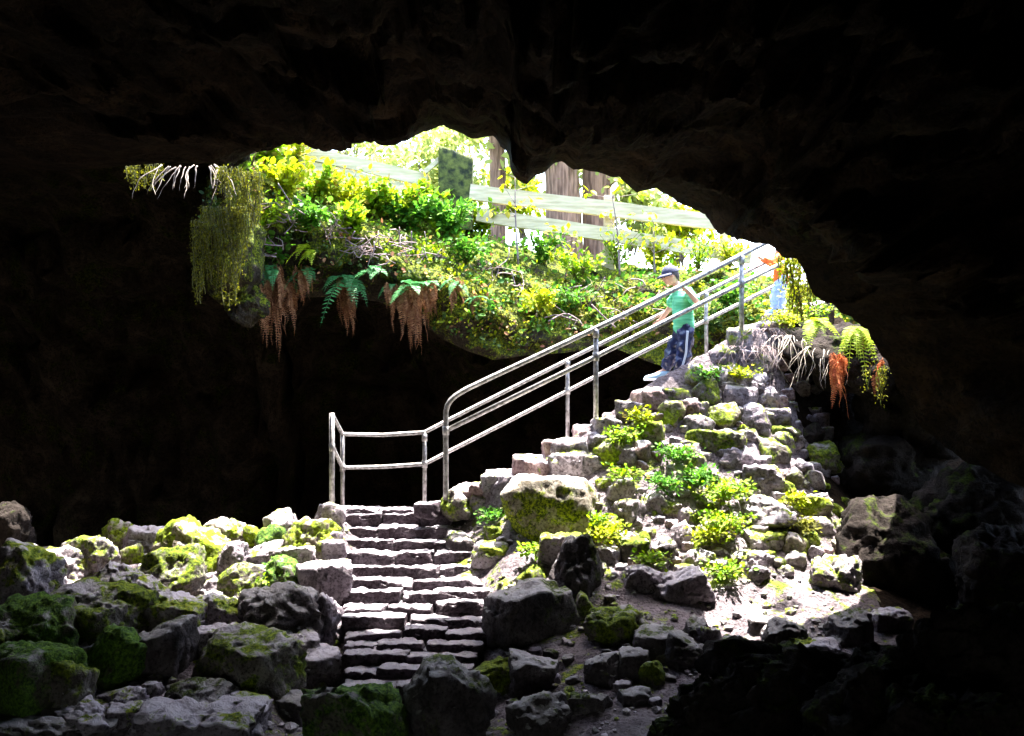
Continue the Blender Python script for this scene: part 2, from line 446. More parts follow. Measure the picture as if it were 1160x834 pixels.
def ground(x, y, rough=True):
    x = np.asarray(x, float); y = np.asarray(y, float)
    z = ground_raw(x, y)
    t = np.clip((y - crest(x)) / .5, 0, 1); t = t * t * (3 - 2 * t)
    z = z * (1 - t) + np.minimum(z - 2.2, -.9) * t
    z = np.where((x > 2.7) & (y > 11.6), np.minimum(z, 3.15), z)
    sx_ = np.clip((x + 1.85) / .15, 0, 1) * np.clip((-.12 - x) / .15, 0, 1) * np.clip((y - 7.4) / .3, 0, 1)
    z = z - .09 * sx_
    if rough:
        p = np.stack([x.ravel(), y.ravel(), np.zeros(x.size)], 1)
        z = z + (fbm(p * 1.7, 4) * .09 + fbm(p * 7, 3, .5, True) * .025).reshape(x.shape)
    return z
xs = np.concatenate([np.linspace(-16, -6, 30), np.linspace(-5.9, 5.9, 300), np.linspace(6, 16, 30)])
ys = np.concatenate([np.linspace(-8, 6, 40), np.linspace(6.04, 14, 220), np.linspace(14.1, 22, 30)])
GX, GY = np.meshgrid(xs, ys, indexing='ij')
GZ = ground(np.clip(GX, -9.5, 9.5), np.clip(GY, -4, 15.5))
GV = np.stack([GX.ravel(), GY.ravel(), GZ.ravel()], 1); GF = np.array(grid_faces(len(xs), len(ys)))
gc = GV[GF].mean(1)
side = (gc[:, 0] > 3.3 + .35 * fbm(gc * np.array([1, 1, 1]) * 1.3, 3) + .25 * np.clip(9.6 - gc[:, 1], 0, 2))  # right side split off near-black: shade under the overhang put into the colour
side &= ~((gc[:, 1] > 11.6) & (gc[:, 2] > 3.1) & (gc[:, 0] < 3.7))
tag(mesh_obj('cave_floor', GV, GF[~side].tolist(), M['ground']), kind='structure')
tag(mesh_obj('cave_wall_shade_toned', GV, GF[side].tolist(), M['cave']), kind='structure')

def hit(px, py, d0=5.5, d1=13.5):
    """Where the line of sight through a picture position meets the floor."""
    d = np.linspace(d0, d1, 500)
    P = np.stack([(px - 580) / F * d, d, CZ - (py - HOR) / F * d], 1)
    g = ground(P[:, 0], P[:, 1], False)
    k = np.argmax(P[:, 2] < g)
    return P[k] if P[k, 2] < g[k] else None

# ------------------------------------------------------------------ the cave roof with its ragged lip
LIP = [(-700, 900, 9.0), (-560, 620, 11.0), (-400, 250, 12.9), (-150, 200, 12.7), (0, 192, 11.8), (100, 194, 10.9), (150, 186, 10.6), (205, 184, 10.5), (262, 184, 10.5), (290, 171, 10.4), (320, 164, 10.4), (345, 153, 10.3), (366, 163, 10.3),
       (400, 160, 10.5), (450, 163, 10.4), (468, 156, 10.4), (484, 147, 10.35), (503, 141, 10.3), (517, 150, 10.25), (535, 158, 10.2), (554, 156, 10.3), (563, 162, 10.3), (574, 176, 10.3), (584, 200, 10.3), (594, 207, 10.3),
       (606, 200, 10.3), (618, 195, 10.25), (636, 185, 10.2), (648, 190, 10.2), (668, 196, 10.2), (700, 199, 10.2), (712, 210, 10.25), (722, 219, 10.3), (744, 214, 10.4), (770, 231, 10.5), (795, 238, 10.3), (806, 254, 10.2), (818, 263, 10.1), (834, 271, 9.65), (868, 276, 9.3), (884, 289, 9.3),
       (902, 292, 9.35), (913, 310, 9.4), (922, 333, 9.4), (950, 352, 9.55), (985, 376, 9.8), (1008, 425, 10.0), (1045, 480, 10.1), (1092, 520, 9.7), (1165, 555, 9.1), (1300, 610, 8.9), (1480, 720, 8.6), (1560, 900, 8.6)]
LP = np.array([at(*p) for p in LIP])
NL = 420
s = np.concatenate([[0], np.cumsum(np.linalg.norm(np.diff(LP, axis=0), axis=1))])
# denser sampling along the lip in view
ws = np.interp(np.linspace(0, 1, NL), [0, .1, .92, 1], [0, s[7], s[48], s[-1]])
L0 = np.stack([np.interp(ws, s, LP[:, i]) for i in range(3)], 1)
L0 = L0 + np.stack([fbm(L0 * 3.1 + 5, 3) * .05, fbm(L0 * 2.2 + 25, 3) * .16, fbm(L0 * 5.3 + 45, 4) * .055], 1)
C0 = np.array([-.2, 0, 2.2])
NT = 170
rows = []
ts = np.linspace(0, 1, NT) ** 1.5
for t in ts:
    P = L0.copy()
    P[:, 1] = L0[:, 1] * (1 - t) + (-6) * t
    ex = 1 + .55 * min(1, t * 1.6)
    P[:, 0] = C0[0] + (L0[:, 0] - C0[0]) * ex
    up = L0[:, 2] > 1.2
    flat = 5.6 - .035 * (L0[:, 0]) ** 2
    k = min(1, t * 2.6)
    P[:, 2] = np.where(up, L0[:, 2] * (1 - k) + np.maximum(flat, L0[:, 2] + .15) * k + .25 * t, L0[:, 2] - t)
    P[:, 2] += .28 * np.exp(-((t - .012) / .02) ** 2) * 0
    rows.append(P)
A = np.array(rows)                                    # NT x NL x 3
flatA = A.reshape(-1, 3)
amp = np.clip(np.repeat(ts, NL) * 9, 0, 1)
nrm = flatA - np.array([0, 0, 1.5]) * np.array([1, 1, 1]); nrm[:, 1] = 0; nrm /= np.linalg.norm(nrm, axis=1)[:, None]
q = flatA * np.array([.55, .42, 1.3])
wdc, wvc = worley(flatA * np.array([.9, .8, 1.6]) + fbm(flatA * 1.5, 3)[:, None] * .5)
wd2, wv2 = worley(flatA * np.array([2.6, 2.2, 4.5]) + fbm(flatA * 3, 2)[:, None] * .4)
dsp = (wvc - .5) * .55 + (wv2 - .5) * .2 + fbm(q + 3, 4) * .75 + fbm(flatA * np.array([1.4, 1.2, 2.5]) + 30, 4, .5, True) * .28 + fbm(flatA * 5, 3, .5, True) * .06
flatA = flatA + nrm * (dsp * amp)[:, None] * -1 + np.array([0, 1, 0]) * (fbm(q * 1.3 + 60, 3) * .5 * amp)[:, None]
ceil = flatA.reshape(NT, NL, 3)
# the outer side of the roof: up from the lip, then away over the cave
top = []
for (u, yb, e) in ((.25, -.05, 1.01), (.6, -.12, 1.02), (1.0, -.5, 1.04), (1.5, -2, 1.1), (1.9, -7, 1.35), (1.9, -18, 1.75)):
    P = L0.copy(); P[:, 2] += u; kr = np.clip((L0[:, 0] - 3.8) / .5, 0, 1); kr = kr * (L0[:, 1] > 8.9)  # right part bent back: unseen roof flap added to block the sun
    P[:, 1] += yb * (1 - kr) + kr * min(6.5, u * u * 1.7 + .1); P[:, 2] += kr * u * .5; P[:, 0] = C0[0] + (P[:, 0] - C0[0]) * (e * (1 - kr) + kr * (1 + .03 * u))
    P += np.stack([fbm(P * 2 + 7, 3) * .08, fbm(P * 2 + 70, 3) * .12, fbm(P * 2 + 17, 3) * .10], 1)
    top.append(P)
allr = np.concatenate([np.array(top)[::-1], ceil], 0)
nv = len(allr)
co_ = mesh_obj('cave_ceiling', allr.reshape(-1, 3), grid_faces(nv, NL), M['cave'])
tag(co_, kind='structure')
# the wall that closes the cave behind the viewer
last = ceil[-1]
bk = [last]
for k in range(1, 6):
    f = 1 - k / 5
    bk.append(np.stack([last[:, 0] * f, last[:, 1] - 1.5 * math.sin(k / 5 * 1.57), 2 + (last[:, 2] - 2) * f], 1))
tag(mesh_obj('cave_wall_rear', np.array(bk).reshape(-1, 3), grid_faces(6, NL), M['cave']), kind='structure')

# ------------------------------------------------------------------ the earth bank on the far side of the hole, and the ground above
EDGE = [(262, 188, 11.05), (240, 225, 11.4), (230, 285, 11.9), (226, 325, 12.4), (250, 345, 12.9), (290, 345, 13.3), (330, 338, 13.6), (380, 336, 13.7), (430, 342, 13.7), (470, 360, 13.5), (500, 384, 13.4), (530, 398, 13.2),
        (560, 408, 13.1), (600, 402, 13.1), (640, 400, 13.1), (690, 392, 13.1), (740, 412, 13.0), (790, 424, 12.7), (850, 402, 12.4), (930, 392, 12.5), (1010, 400, 12.8), (1200, 420, 13.2)]
RIM = [(262, 184, 11.1), (268, 182, 11.6), (278, 183, 12.2), (288, 188, 12.8), (305, 200, 13.2), (330, 216, 13.3), (360, 232, 13.4), (400, 250, 13.5), (440, 264, 13.6), (480, 272, 13.7), (520, 282, 13.8),
       (560, 294, 13.9), (600, 312, 14.0), (640, 320, 14.0), (680, 322, 13.9), (740, 318, 13.7), (790, 312, 13.5), (835, 310, 13.4), (880, 324, 13.4), (930, 345, 13.4), (1010, 352, 13.8), (1200, 360, 14.5)]
FEN = [(120, 150, 13.2), (160, 152, 14), (200, 156, 14.4), (240, 165, 14.6), (280, 172, 14.7), (330, 184, 14.8), (370, 196, 14.8), (410, 212, 14.8), (450, 230, 14.8), (490, 246, 14.8), (520, 256, 14.8),
       (560, 268, 14.9), (600, 282, 15.0), (640, 292, 15.0), (690, 300, 15.0), (740, 306, 15.0), (790, 306, 15.0), (840, 308, 15.0), (900, 325, 15.0), (950, 340, 15.2), (1040, 348, 15.6), (1250, 355, 16)]
NB = 300
def rs(pts):
    P = np.array([at(*p) for p in pts])
    return resample(spline(P, 1200), NB) if False else np.stack([np.interp(np.linspace(0, len(P) - 1, NB), np.arange(len(P)), P[:, i]) for i in range(3)], 1)
E, RM, FN = rs(EDGE), rs(RIM), rs(FEN)
rows = []
NF = 46
for k in range(NF):
    t = k / (NF - 1)
    P = E * (1 - t) + RM * t
    bul = math.sin(math.pi * t) ** .8
    P[:, 1] -= bul * np.interp(np.arange(NB), [0, 20, 60, 150, 190, NB], [.1, .3, .55, .5, .25, .2])
    rows.append(P)
for k in range(1, 15):
    t = k / 14
    P = RM * (1 - t) + FN * t
    rows.append(P)
nface = len(rows)
for y, dz in ((15.8, .02), (17, .08), (20, .25), (26, .5), (40, 1.0), (80, 2.0)):
    P = FN.copy(); P[:, 0] = FN[:, 0] * (y / 14.8) * 1.05; P[:, 1] = y + FN[:, 1] - 14.8
    zz = FN[:, 2] + dz
    P[:, 2] = zz
    rows.append(P)
B = np.array(rows); sh = B.shape
Bf = B.reshape(-1, 3)
fade = np.repeat(np.concatenate([np.clip(np.arange(nface) / 8, 0, 1) , np.ones(len(rows) - nface)]), NB)
seam = np.tile(np.clip(np.arange(NB) / 12, 0, 1), len(rows))
d3 = np.stack([fbm(Bf * 2.1 + 3, 4) * .12, fbm(Bf * 1.6 + 33, 4) * .34 + fbm(Bf * 6 + 3, 3, .5, True) * .08, fbm(Bf * 2.3 + 63, 4) * .12], 1)
Bf = Bf + d3 * (fade * seam)[:, None]
bank = Bf.reshape(sh)
tag(mesh_obj('terrain', Bf, grid_faces(len(rows), NB), M['soil']), kind='structure')

def on_bank(px, py):
    """Bank point whose picture position is nearest to (px, py), with its outward direction."""
    face = bank[:nface].reshape(-1, 3)
    sx = 580 + face[:, 0] / face[:, 1] * F; sy = HOR - (face[:, 2] - CZ) / face[:, 1] * F
    k = int(np.argmin((sx - px) ** 2 + (sy - py) ** 2))
    return face[k].copy()

# the dark rear of the cave under the bank
KE = np.array([at(*p) for p in LIP[1:8]])
S = np.vstack([KE, E])
NS = 260
ss = np.concatenate([[0], np.cumsum(np.linalg.norm(np.diff(S, axis=0), axis=1))])
S = np.stack([np.interp(np.linspace(0, ss[-1], NS), ss, S[:, i]) for i in range(3)], 1)
lap = np.interp(np.linspace(0, ss[-1], NS), [0, ss[6], ss[8]], [1, 1, 0])
S = S + np.interp(np.linspace(0, ss[-1], NS), [0, ss[3], ss[4], ss[7], ss[8]], [0, .2, 1, 1, 0])[:, None] * np.array([0, .9, .25])
rows = []
skirt = np.interp(np.linspace(0, ss[-1], NS), [0, ss[3], ss[4], ss[7], ss[9], ss[11], ss[12]], [.5, .7, .7, .7, .3, .05, 0])
for u_ in (1.0, .5):
    rows.append(S + skirt[:, None] * u_ * np.array([0, .5, 1.0]))
for t in np.linspace(0, 1, 40):
    P = S.copy()
    P[:, 0] = S[:, 0] * (1 + .25 * t)
    P[:, 1] = S[:, 1] + 5.5 * math.sin(t * 1.57) ** 1.2
    drop = t ** 2.2
    P[:, 2] = (S[:, 2] + .5 * math.sin(min(1, t * 2) * 3.14)) * (1 - drop) + -1.8 * drop
    rows.append(P)
Wf = np.array(rows).reshape(-1, 3)
_, wq = worley(Wf * np.array([.8, .8, 1.1]) + fbm(Wf * 1.4, 3)[:, None] * .5)
fd = np.repeat(np.concatenate([[0, 0], np.clip(np.linspace(0, 1, 40) * 5, 0, 1)]), NS)
Wf = Wf + np.stack([fbm(Wf * .9 + 1, 4) * .3, fbm(Wf * .9 + 31, 4) * .6 + (wq - .5) * .9, fbm(Wf * 1.1 + 61, 4) * .35 + fbm(Wf * 3 + 6, 3, .5, True) * .12], 1) * fd[:, None]
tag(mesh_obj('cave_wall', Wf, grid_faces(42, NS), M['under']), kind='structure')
# ------------------------------------------------------------------ boulders, one object each
def put_rock(px, py, w, h, mat, label, kind='rock', group=None, sub=None, name='boulder', deep=.85, d=None, sink=.22, rough=1.0, yaw=None, cat='boulder', seed=None, top=False):
    """A rock whose visible outline is about w x h picture units round (px, py); it rests on the floor there."""
    if d is None:
        b = hit(px, py + h * .30)
        if b is None: b = at(px, py + h * .3, 10.6)
        dd = b[1]
    else:
        dd = d
    sx = w * dd / F * .99; sz = h * dd / F * 1.04 / (1 - sink * .55)
    sy = (sx * .6 + sz * .4) * deep
    c = at(px, py, dd + sy * .18)
    c[2] -= sz * sink * .35
    sd = seed if seed is not None else int(px * 131 + py * 17)
    g = np.random.default_rng(sd)
    if sub is None: sub = 5 if max(w, h) > 40 else 4 if max(w, h) > 22 else 3
    V, Fc = rock_verts(sd, (sx, sy, sz), sub, kind, rough, g.uniform(-.5, .5) if yaw is None else yaw, g.uniform(0, .14) if kind in ('block', 'slab') else g.uniform(0, .35))
    base = np.array([c[0], c[1], c[2] - sz * .5])
    o = mesh_obj(name, V + np.array([0, 0, sz * .5]), Fc, M[mat], loc=base)
    tag(o, label, cat, group)
    return o

BOULDERS = [
 # left of the steps, skyline row
 (8, 604, 62, 62, 'dark', 'dark brown boulder against the black hollow at the far left of the skyline', 'rock'),
 (22, 660, 78, 76, 'pale', 'pale rounded boulder with one small green moss patch, under the dark skyline boulder', 'rock'),
 (70, 640, 62, 46, 'pale', 'pale pinkish boulder with a yellow patch and a dark ragged left end', 'rock'),
 (112, 632, 46, 50, 'pale', 'round beige boulder in the skyline, between two yellow topped ones', 'round'),
 (86, 624, 34, 24, 'moss', 'small mossy stone peeping out behind the pale pinkish boulder', 'rock'),
 (150, 632, 26, 32, 'yellow', 'small upright yellow green stone leaning on the beige round boulder', 'rock'),
 (136, 606, 34, 34, 'yellow', 'pointed yellow topped stone standing highest in the left part of the skyline', 'rock'),
 (170, 616, 52, 34, 'bare', 'long grey slab with a black front sloping down from the pointed yellow stone', 'slab'),
 (216, 625, 74, 72, 'yellow', 'big speckled grey boulder with a yellow moss stripe down its right side', 'rock'),
 (194, 655, 68, 58, 'moss', 'broad mossy boulder at the foot of the yellow striped boulder', 'rock'),
 (256, 604, 46, 34, 'yellow', 'yellow green sloping stone in the skyline right of the big yellow striped boulder', 'rock'),
 (284, 608, 32, 26, 'yellow', 'round olive stone in the skyline between a sloping stone and a leafy green one', 'round'),
 (308, 612, 32, 30, 'green', 'fresh green mossy stone on the skyline row', 'round'),
 (318, 594, 36, 26, 'pale', 'pale flat topped stone above the fresh green mossy stone', 'rock'),
 (356, 610, 58, 44, 'yellow', 'dark boulder with a thick yellow moss cap, left of the stair top', 'rock'),
 (372, 592, 36, 28, 'pale', 'whitish stone at the foot of the two leftmost rail posts', 'rock'),
 (377, 626, 26, 26, 'bare', 'small black fronted stone tucked against the yellow capped boulder', 'block'),
 # second row
 (140, 668, 56, 60, 'pale', 'upright boulder, olive on its right and dark on its left, under the beige round one', 'rock'),
 (165, 676, 50, 44, 'bare', 'lilac grey speckled boulder with a rounded right end', 'rock'),
 (264, 638, 34, 44, 'bare', 'pinkish grey stone right of the yellow striped boulder', 'rock'),
 (296, 634, 44, 30, 'bare', 'pale stone with a purple shadow side under the green skyline stone', 'rock'),
 (272, 662, 44, 42, 'moss', 'brown stone with a dark moss patch in its middle, second row left of the steps', 'rock'),
 (318, 652, 42, 46, 'green', 'green weedy stone in the second row, under the row of yellow skyline stones', 'rock'),
 (366, 660, 60, 48, 'bare', 'flat topped grey block with a dark front, touching the left side of the steps', 'block'),
 (336, 632, 46, 22, 'pale', 'thin flat pale stone wedged under the yellow capped boulder', 'slab'),
 # third row
 (108, 700, 120, 58, 'moss', 'long low slab with thick wavy moss, behind the row of green boulders', 'slab'),
 (196, 700, 76, 40, 'pale', 'flat pale olive slab sloping to the right, in the third row', 'slab'),
 (244, 694, 62, 42, 'pale', 'small flat stone with a round moss spot, left of the big black fronted boulder', 'rock'),
 (322, 700, 104, 70, 'black', 'big black fronted boulder with a pale right rim, left of the middle steps', 'rock'),
 (364, 704, 46, 62, 'bare', 'speckled grey boulder between the black fronted boulder and the steps', 'rock'),
 (44, 722, 92, 78, 'green', 'large moss covered boulder with a peak, third row at the left edge', 'rock'),
 (4, 732, 24, 60, 'moss', 'tall narrow mossy stone cut by the left edge of the picture', 'rock'),
 (16, 704, 22, 20, 'pale', 'small round pale stone above the tall narrow stone', 'round'),
 # fourth row
 (130, 750, 72, 66, 'green', 'bright green mossy boulder with a grey underside, alone in the lower left', 'rock'),
 (184, 742, 60, 60, 'black', 'black shadowed block with a narrow green right face, beside the bright green boulder', 'block'),
 (240, 730, 66, 34, 'bare', 'flat overhanging stone with a black underside, behind the great tilted slab', 'slab'),
 (282, 756, 104, 74, 'moss', 'great tilted slab with dark moss and a pale right edge, lower left', 'slab'),
 (356, 758, 62, 48, 'bare', 'dark square block left of the lower steps', 'block'),
 (332, 734, 60, 36, 'pale', 'low pale crumbly stone between the tilted slab and the steps', 'rock'),
 (34, 780, 96, 84, 'green', 'large mossy boulder with a sheer green front, lowest at the left edge', 'block'),
 (80, 788, 44, 70, 'moss', 'brown leaning slab propped on the sheer fronted mossy boulder', 'slab'),
 # bottom
 (96, 818, 70, 40, 'bare', 'purple grey stone near the bottom edge, under the brown leaning slab', 'rock'),
 (140, 794, 44, 22, 'bare', 'small flat stone lying below the bright green boulder', 'slab'),
 (145, 812, 50, 26, 'bare', 'small flat wedge under the other flat stone, bottom left', 'slab'),
 (228, 792, 74, 50, 'black', 'dark rounded boulder with a brown right end, under the tilted slab', 'rock'),
 (284, 808, 40, 38, 'pale', 'small pale stone with a moss fleck, between two dark boulders near the bottom', 'block'),
 (334, 806, 52, 36, 'black', 'flat topped black stone beside the small pale fleck stone, bottom', 'block'),
 (372, 798, 36, 24, 'black', 'small black wedge stone against the mossy bottom boulder', 'rock'),
 (225, 826, 150, 40, 'bare', 'wide low speckled ledge stone along the bottom edge', 'slab'),
 (50, 830, 120, 34, 'black', 'dark flat stone running along the bottom left corner', 'slab'),
 (410, 816, 130, 62, 'green', 'long moss backed boulder at the bottom, lying before the lowest step', 'rock'),
 (508, 800, 84, 92, 'black', 'tall dark boulder with a pale sloping yellow edged top, at the foot of the steps', 'rock'),
 # right of the steps
 (602, 700, 92, 66, 'black', 'big square black block with a flat pale top, right of the middle steps', 'block'),
 (652, 650, 60, 70, 'black', 'brown pyramid shaped boulder behind the big square black block', 'rock'),
 (630, 622, 44, 40, 'pale', 'pale angular stone leaning on the brown pyramid boulder', 'rock'),
 (604, 656, 34, 26, 'moss', 'low olive stone just above the big square black block', 'rock'),
 (698, 710, 76, 46, 'moss', 'low dark boulder with yellow moss on its shoulders, right of the square black block', 'rock'),
 (662, 692, 26, 24, 'moss', 'small mossy stone between the square black block and the low mossy boulder', 'rock'),
 (604, 766, 54, 42, 'black', 'smaller square black block with a tilted top, below the big one', 'block'),
 (560, 774, 46, 42, 'moss', 'grey stone with mossy front beside the smaller square block', 'block'),
 (684, 760, 42, 32, 'black', 'knobbly dark stone in the dirt, left of a pair of dark stones', 'rock'),
 (718, 752, 38, 34, 'black', 'squarish dark stone, left one of the pair in the dirt', 'block'),
 (740, 764, 30, 28, 'moss', 'small stone with an olive edge beside the squarish dark stone', 'rock'),
 (746, 734, 56, 36, 'black', 'long dark stone behind the squarish one in the dirt', 'slab'),
 (780, 746, 50, 38, 'black', 'dark triangular stone at the right end of the dirt group', 'rock'),
 (790, 716, 28, 26, 'black', 'narrow upright dark stone with a pointed corner at the edge of the dirt patch', 'rock'),
 (800, 720, 26, 22, 'bare', 'small brown stone beside the narrow upright one', 'rock'),
 (615, 816, 66, 50, 'black', 'rounded black boulder at the bottom edge below the smaller square block', 'round'),
 (668, 800, 44, 22, 'black', 'flat black stone half sunk in the dirt near the bottom', 'slab'),
 (720, 790, 38, 16, 'black', 'thin dark flake lying in the dirt', 'slab'),
 (520, 618, 30, 28, 'black', 'dark knob of rock sitting on the pale upper steps', 'rock'),
 (556, 626, 40, 24, 'pale', 'flat white stone right of the dark knob on the upper steps', 'slab'),
 # around the stair head
 (516, 570, 36, 28, 'moss', 'dark rounded stone at the foot of the near rail corner post', 'round'),
 (484, 577, 26, 16, 'step', 'small flat brown stone at the foot of the middle landing post', 'block'),
 (549, 572, 34, 32, 'pale', 'white topped stone with green moss below, right of the rail corner post', 'rock'),
 (571, 555, 34, 34, 'bare', 'dark stone with a pale flat cap, left of the great mossy block', 'block'),
 (630, 572, 100, 64, 'front', 'great square block with a white flat top and yellow mossy front', 'block'),
 (608, 534, 36, 24, 'red', 'brown stone with a white top above the great mossy block', 'block'),
 (647, 508, 40, 20, 'pale', 'flat white stone on the stair edge under the second near post', 'slab'),
 (652, 526, 56, 24, 'pale', 'white layered stone resting behind the great mossy block', 'slab'),
 (688, 484, 38, 22, 'pale', 'pale flat stone carrying the middle post of the near rail', 'slab'),
 (690, 512, 36, 34, 'yellow', 'mossy stone in the wall right of the white layered stone', 'rock'),
 # rubble wall, from the boy's feet downwards
 (738, 452, 44, 24, 'red', 'reddish step stone just under the boy with the green shirt', 'block'),
 (720, 466, 46, 20, 'pale', 'white flat stone left of the reddish step stone', 'slab'),
 (792, 428, 34, 28, 'pale', 'cream stone right of the boy\'s shoes', 'rock'),
 (828, 428, 46, 24, 'pale', 'broad white slab high in the rubble wall, right of the cream stone', 'slab'),
 (818, 404, 34, 26, 'bare', 'grey stone under the foot of the upper far post', 'rock'),
 (838, 384, 30, 30, 'pale', 'squarish stone under the topmost near post', 'block'),
 (846, 408, 26, 22, 'bare', 'dark faced stone below the squarish top stone', 'block'),
 (860, 414, 30, 26, 'pale', 'white edged stone among the roots at the top of the rubble wall', 'rock'),
 (762, 468, 38, 30, 'yellow', 'yellow topped stone hanging over a black gap, below the reddish step', 'rock'),
 (800, 446, 34, 26, 'moss', 'dark mossy stone under the cream one by the shoes', 'rock'),
 (838, 450, 40, 24, 'bare', 'dark layered stone under the broad white slab', 'slab'),
 (790, 482, 40, 28, 'pale', 'pale stone with a mossy rim in the middle of the rubble wall', 'rock'),
 (818, 472, 42, 26, 'yellow', 'stone with red and yellow growth on its top', 'rock'),
 (856, 476, 38, 32, 'bare', 'lilac grey stone below the roots', 'rock'),
 (818, 500, 60, 24, 'moss', 'long green edged slab across the upper rubble wall', 'slab'),
 (734, 490, 44, 28, 'yellow', 'flat yellow mossy stone left of the black gap', 'slab'),
 (726, 512, 30, 34, 'red', 'pinkish stone with a dark hole beside it', 'rock'),
 (778, 514, 34, 22, 'pale', 'whitish block over a dark slit, left of the long green edged slab', 'block'),
 (768, 536, 34, 22, 'yellow', 'stone with pale moss and a black underside, above the bright weeds', 'rock'),
 (836, 518, 42, 28, 'bare', 'speckled grey stone at the right side of the long green edged slab', 'rock'),
 (876, 512, 42, 24, 'moss', 'olive stone at the shadow edge of the rubble wall', 'rock'),
 (862, 542, 52, 28, 'bare', 'long pale stone over a black slit, upper right of the bright weeds', 'slab'),
 (898, 544, 26, 24, 'moss', 'round mossy stone beside a small white one', 'round'),
 (922, 542, 26, 22, 'pale', 'small white stone at the edge of the dark recess', 'rock'),
 (864, 578, 60, 40, 'pale', 'large white sloping rock right of the bright weeds', 'rock'),
 (888, 592, 40, 26, 'black', 'black stone under the large white sloping rock', 'rock'),
 (918, 594, 24, 18, 'pale', 'small white cube shaped stone in the lower right of the rubble wall', 'block'),
 (918, 574, 52, 22, 'yellow', 'ledge stone with brown and yellow moss above the white cube', 'slab'),
 (866, 612, 54, 22, 'pale', 'flat white stone below the large white sloping rock', 'slab'),
 (850, 636, 52, 22, 'pale', 'low white stone at the wall foot, right of the weeds', 'slab'),
 (900, 618, 30, 30, 'yellow', 'yellow mossy lump at the right foot of the rubble wall', 'round'),
 (944, 652, 62, 36, 'pale', 'wide whitish boulder at the foot of the wall, on the edge of the dark', 'rock'),
 (930, 520, 48, 30, 'moss', 'dim brown stone with a mossy left tip in the shaded wall', 'rock'),
 (918, 494, 34, 26, 'dark', 'dim rounded stone in the shade below the hanging roots', 'round'),
 (990, 616, 104, 96, 'dark', 'huge dark boulder with a mossy left edge in the shaded recess', 'rock'),
 (1048, 656, 68, 60, 'dark', 'dark squarish boulder right of the huge recess boulder', 'block'),
 (742, 572, 36, 26, 'pale', 'pale stone with a small dark hollow, left of the bright weeds', 'rock'),
 (716, 580, 36, 34, 'pale', 'white sunlit stone beside the hollow stone', 'rock'),
 (702, 556, 34, 28, 'pale', 'cream stone right of the great mossy block', 'rock'),
 (752, 624, 40, 34, 'black', 'black faced stone in the lower middle of the rubble wall', 'rock'),
 (716, 624, 40, 30, 'moss', 'dark fronted stone with a yellow top, left of the black faced one', 'block'),
 (774, 606, 32, 24, 'pale', 'small pale stone directly under the bright weeds', 'rock'),
 (790, 634, 44, 26, 'pale', 'pinkish white stone at the foot of the weeds', 'rock'),
 (770, 668, 62, 30, 'bare', 'low crumbling stone at the wall foot, above the dirt patch', 'rock'),
 (724, 656, 44, 32, 'bare', 'brownish stone left of the low crumbling one', 'rock'),
 (686, 600, 38, 26, 'yellow', 'yellow mossy cushion stone under the great mossy block', 'round'),
 (690, 632, 28, 26, 'bare', 'small dark cube stone right of the brown pyramid boulder', 'block'),
 (766, 449, 34, 16, 'pale', 'thin pale stone wedged right under the boy\'s back shoe', 'slab'),
 (800, 444, 30, 18, 'bare', 'lilac stone between the cream stone and a dark mossy one', 'rock'),
 (778, 462, 30, 18, 'red', 'pinkish flat stone under the thin pale stone by the shoe', 'slab'),
 (812, 424, 26, 18, 'pale', 'small pale stone between the cream stone and the broad white slab', 'rock'),
 (842, 428, 24, 18, 'moss', 'small mossy stone at the right end of the broad white slab', 'rock'),
 (826, 440, 26, 16, 'pale', 'thin white stone just under the broad white slab', 'slab'),
 (852, 440, 28, 20, 'bare', 'grey stone under the tangled roots at the wall top', 'rock'),
 (868, 448, 30, 20, 'pale', 'pale stone half covered by root tips, high on the wall', 'rock'),
 (880, 474, 34, 22, 'bare', 'grey layered stone at the shadow edge, below the root tips', 'slab'),
 (888, 494, 36, 20, 'moss', 'mossy ledge stone at the shadow edge of the upper wall', 'slab'),
 (846, 494, 30, 18, 'pale', 'pale wedge stone right of the long green edged slab', 'rock'),
 # right foreground in the dark
 (886, 722, 56, 36, 'black', 'black stone at the near edge of the dirt patch, left of a pale slab', 'rock'),
 (864, 712, 28, 22, 'black', 'small black cube stone on the near edge of the dirt patch', 'block'),
 (960, 716, 50, 40, 'black', 'black boulder in front of the pale patch under the wall', 'rock'),
 (1006, 704, 46, 22, 'bare', 'flat grey slab at the right end of the dirt patch', 'slab'),
 (920, 740, 60, 26, 'bare', 'tilted slab with a pale top before the great dark outcrop', 'slab'),
 (836, 738, 40, 26, 'moss', 'flat mossy stone left of the great dark outcrop', 'rock'),
]
DEPTH = {(410, 816): 7.0, (508, 800): 7.25}
BOULDERS = [(a, b, c * .86, d * .90, *e) if a > 660 and b < 650 and c < 62 else (a, b, c, d, *e) for a, b, c, d, *e in BOULDERS]
for (px, py, ww, hh, mt, lb, kd) in BOULDERS:
    big = max(ww, hh) > 55
    put_rock(px, py, ww, hh, mt, lb, kd, rough=.45 if mt == 'front' else .75 if kd == 'block' else 1.0, d=DEPTH.get((px, py)), name='boulder' if big else 'stone', cat='boulder' if big else 'stone')
# the outcrop that fills the lower right corner, its shade put into the colour: a few huge rocks
for (px, py, ww, hh, d, lb) in [
    (980, 800, 330, 130, 6.4, 'huge low black rock in the lower right, its ridge rising to the right'),
    (1120, 770, 220, 140, 6.0, 'huge black rock cut by the right edge of the picture'),
    (850, 815, 200, 80, 6.5, 'long black rock at the bottom, left end of the dark outcrop'),
    (1040, 840, 260, 110, 5.5, 'black rock in the bottom right corner below the ridge')]:
    put_rock(px, py, ww, hh, 'dark', lb, 'rock', sub=6, d=d, rough=1.9, deep=.5, cat='boulder', sink=.3)

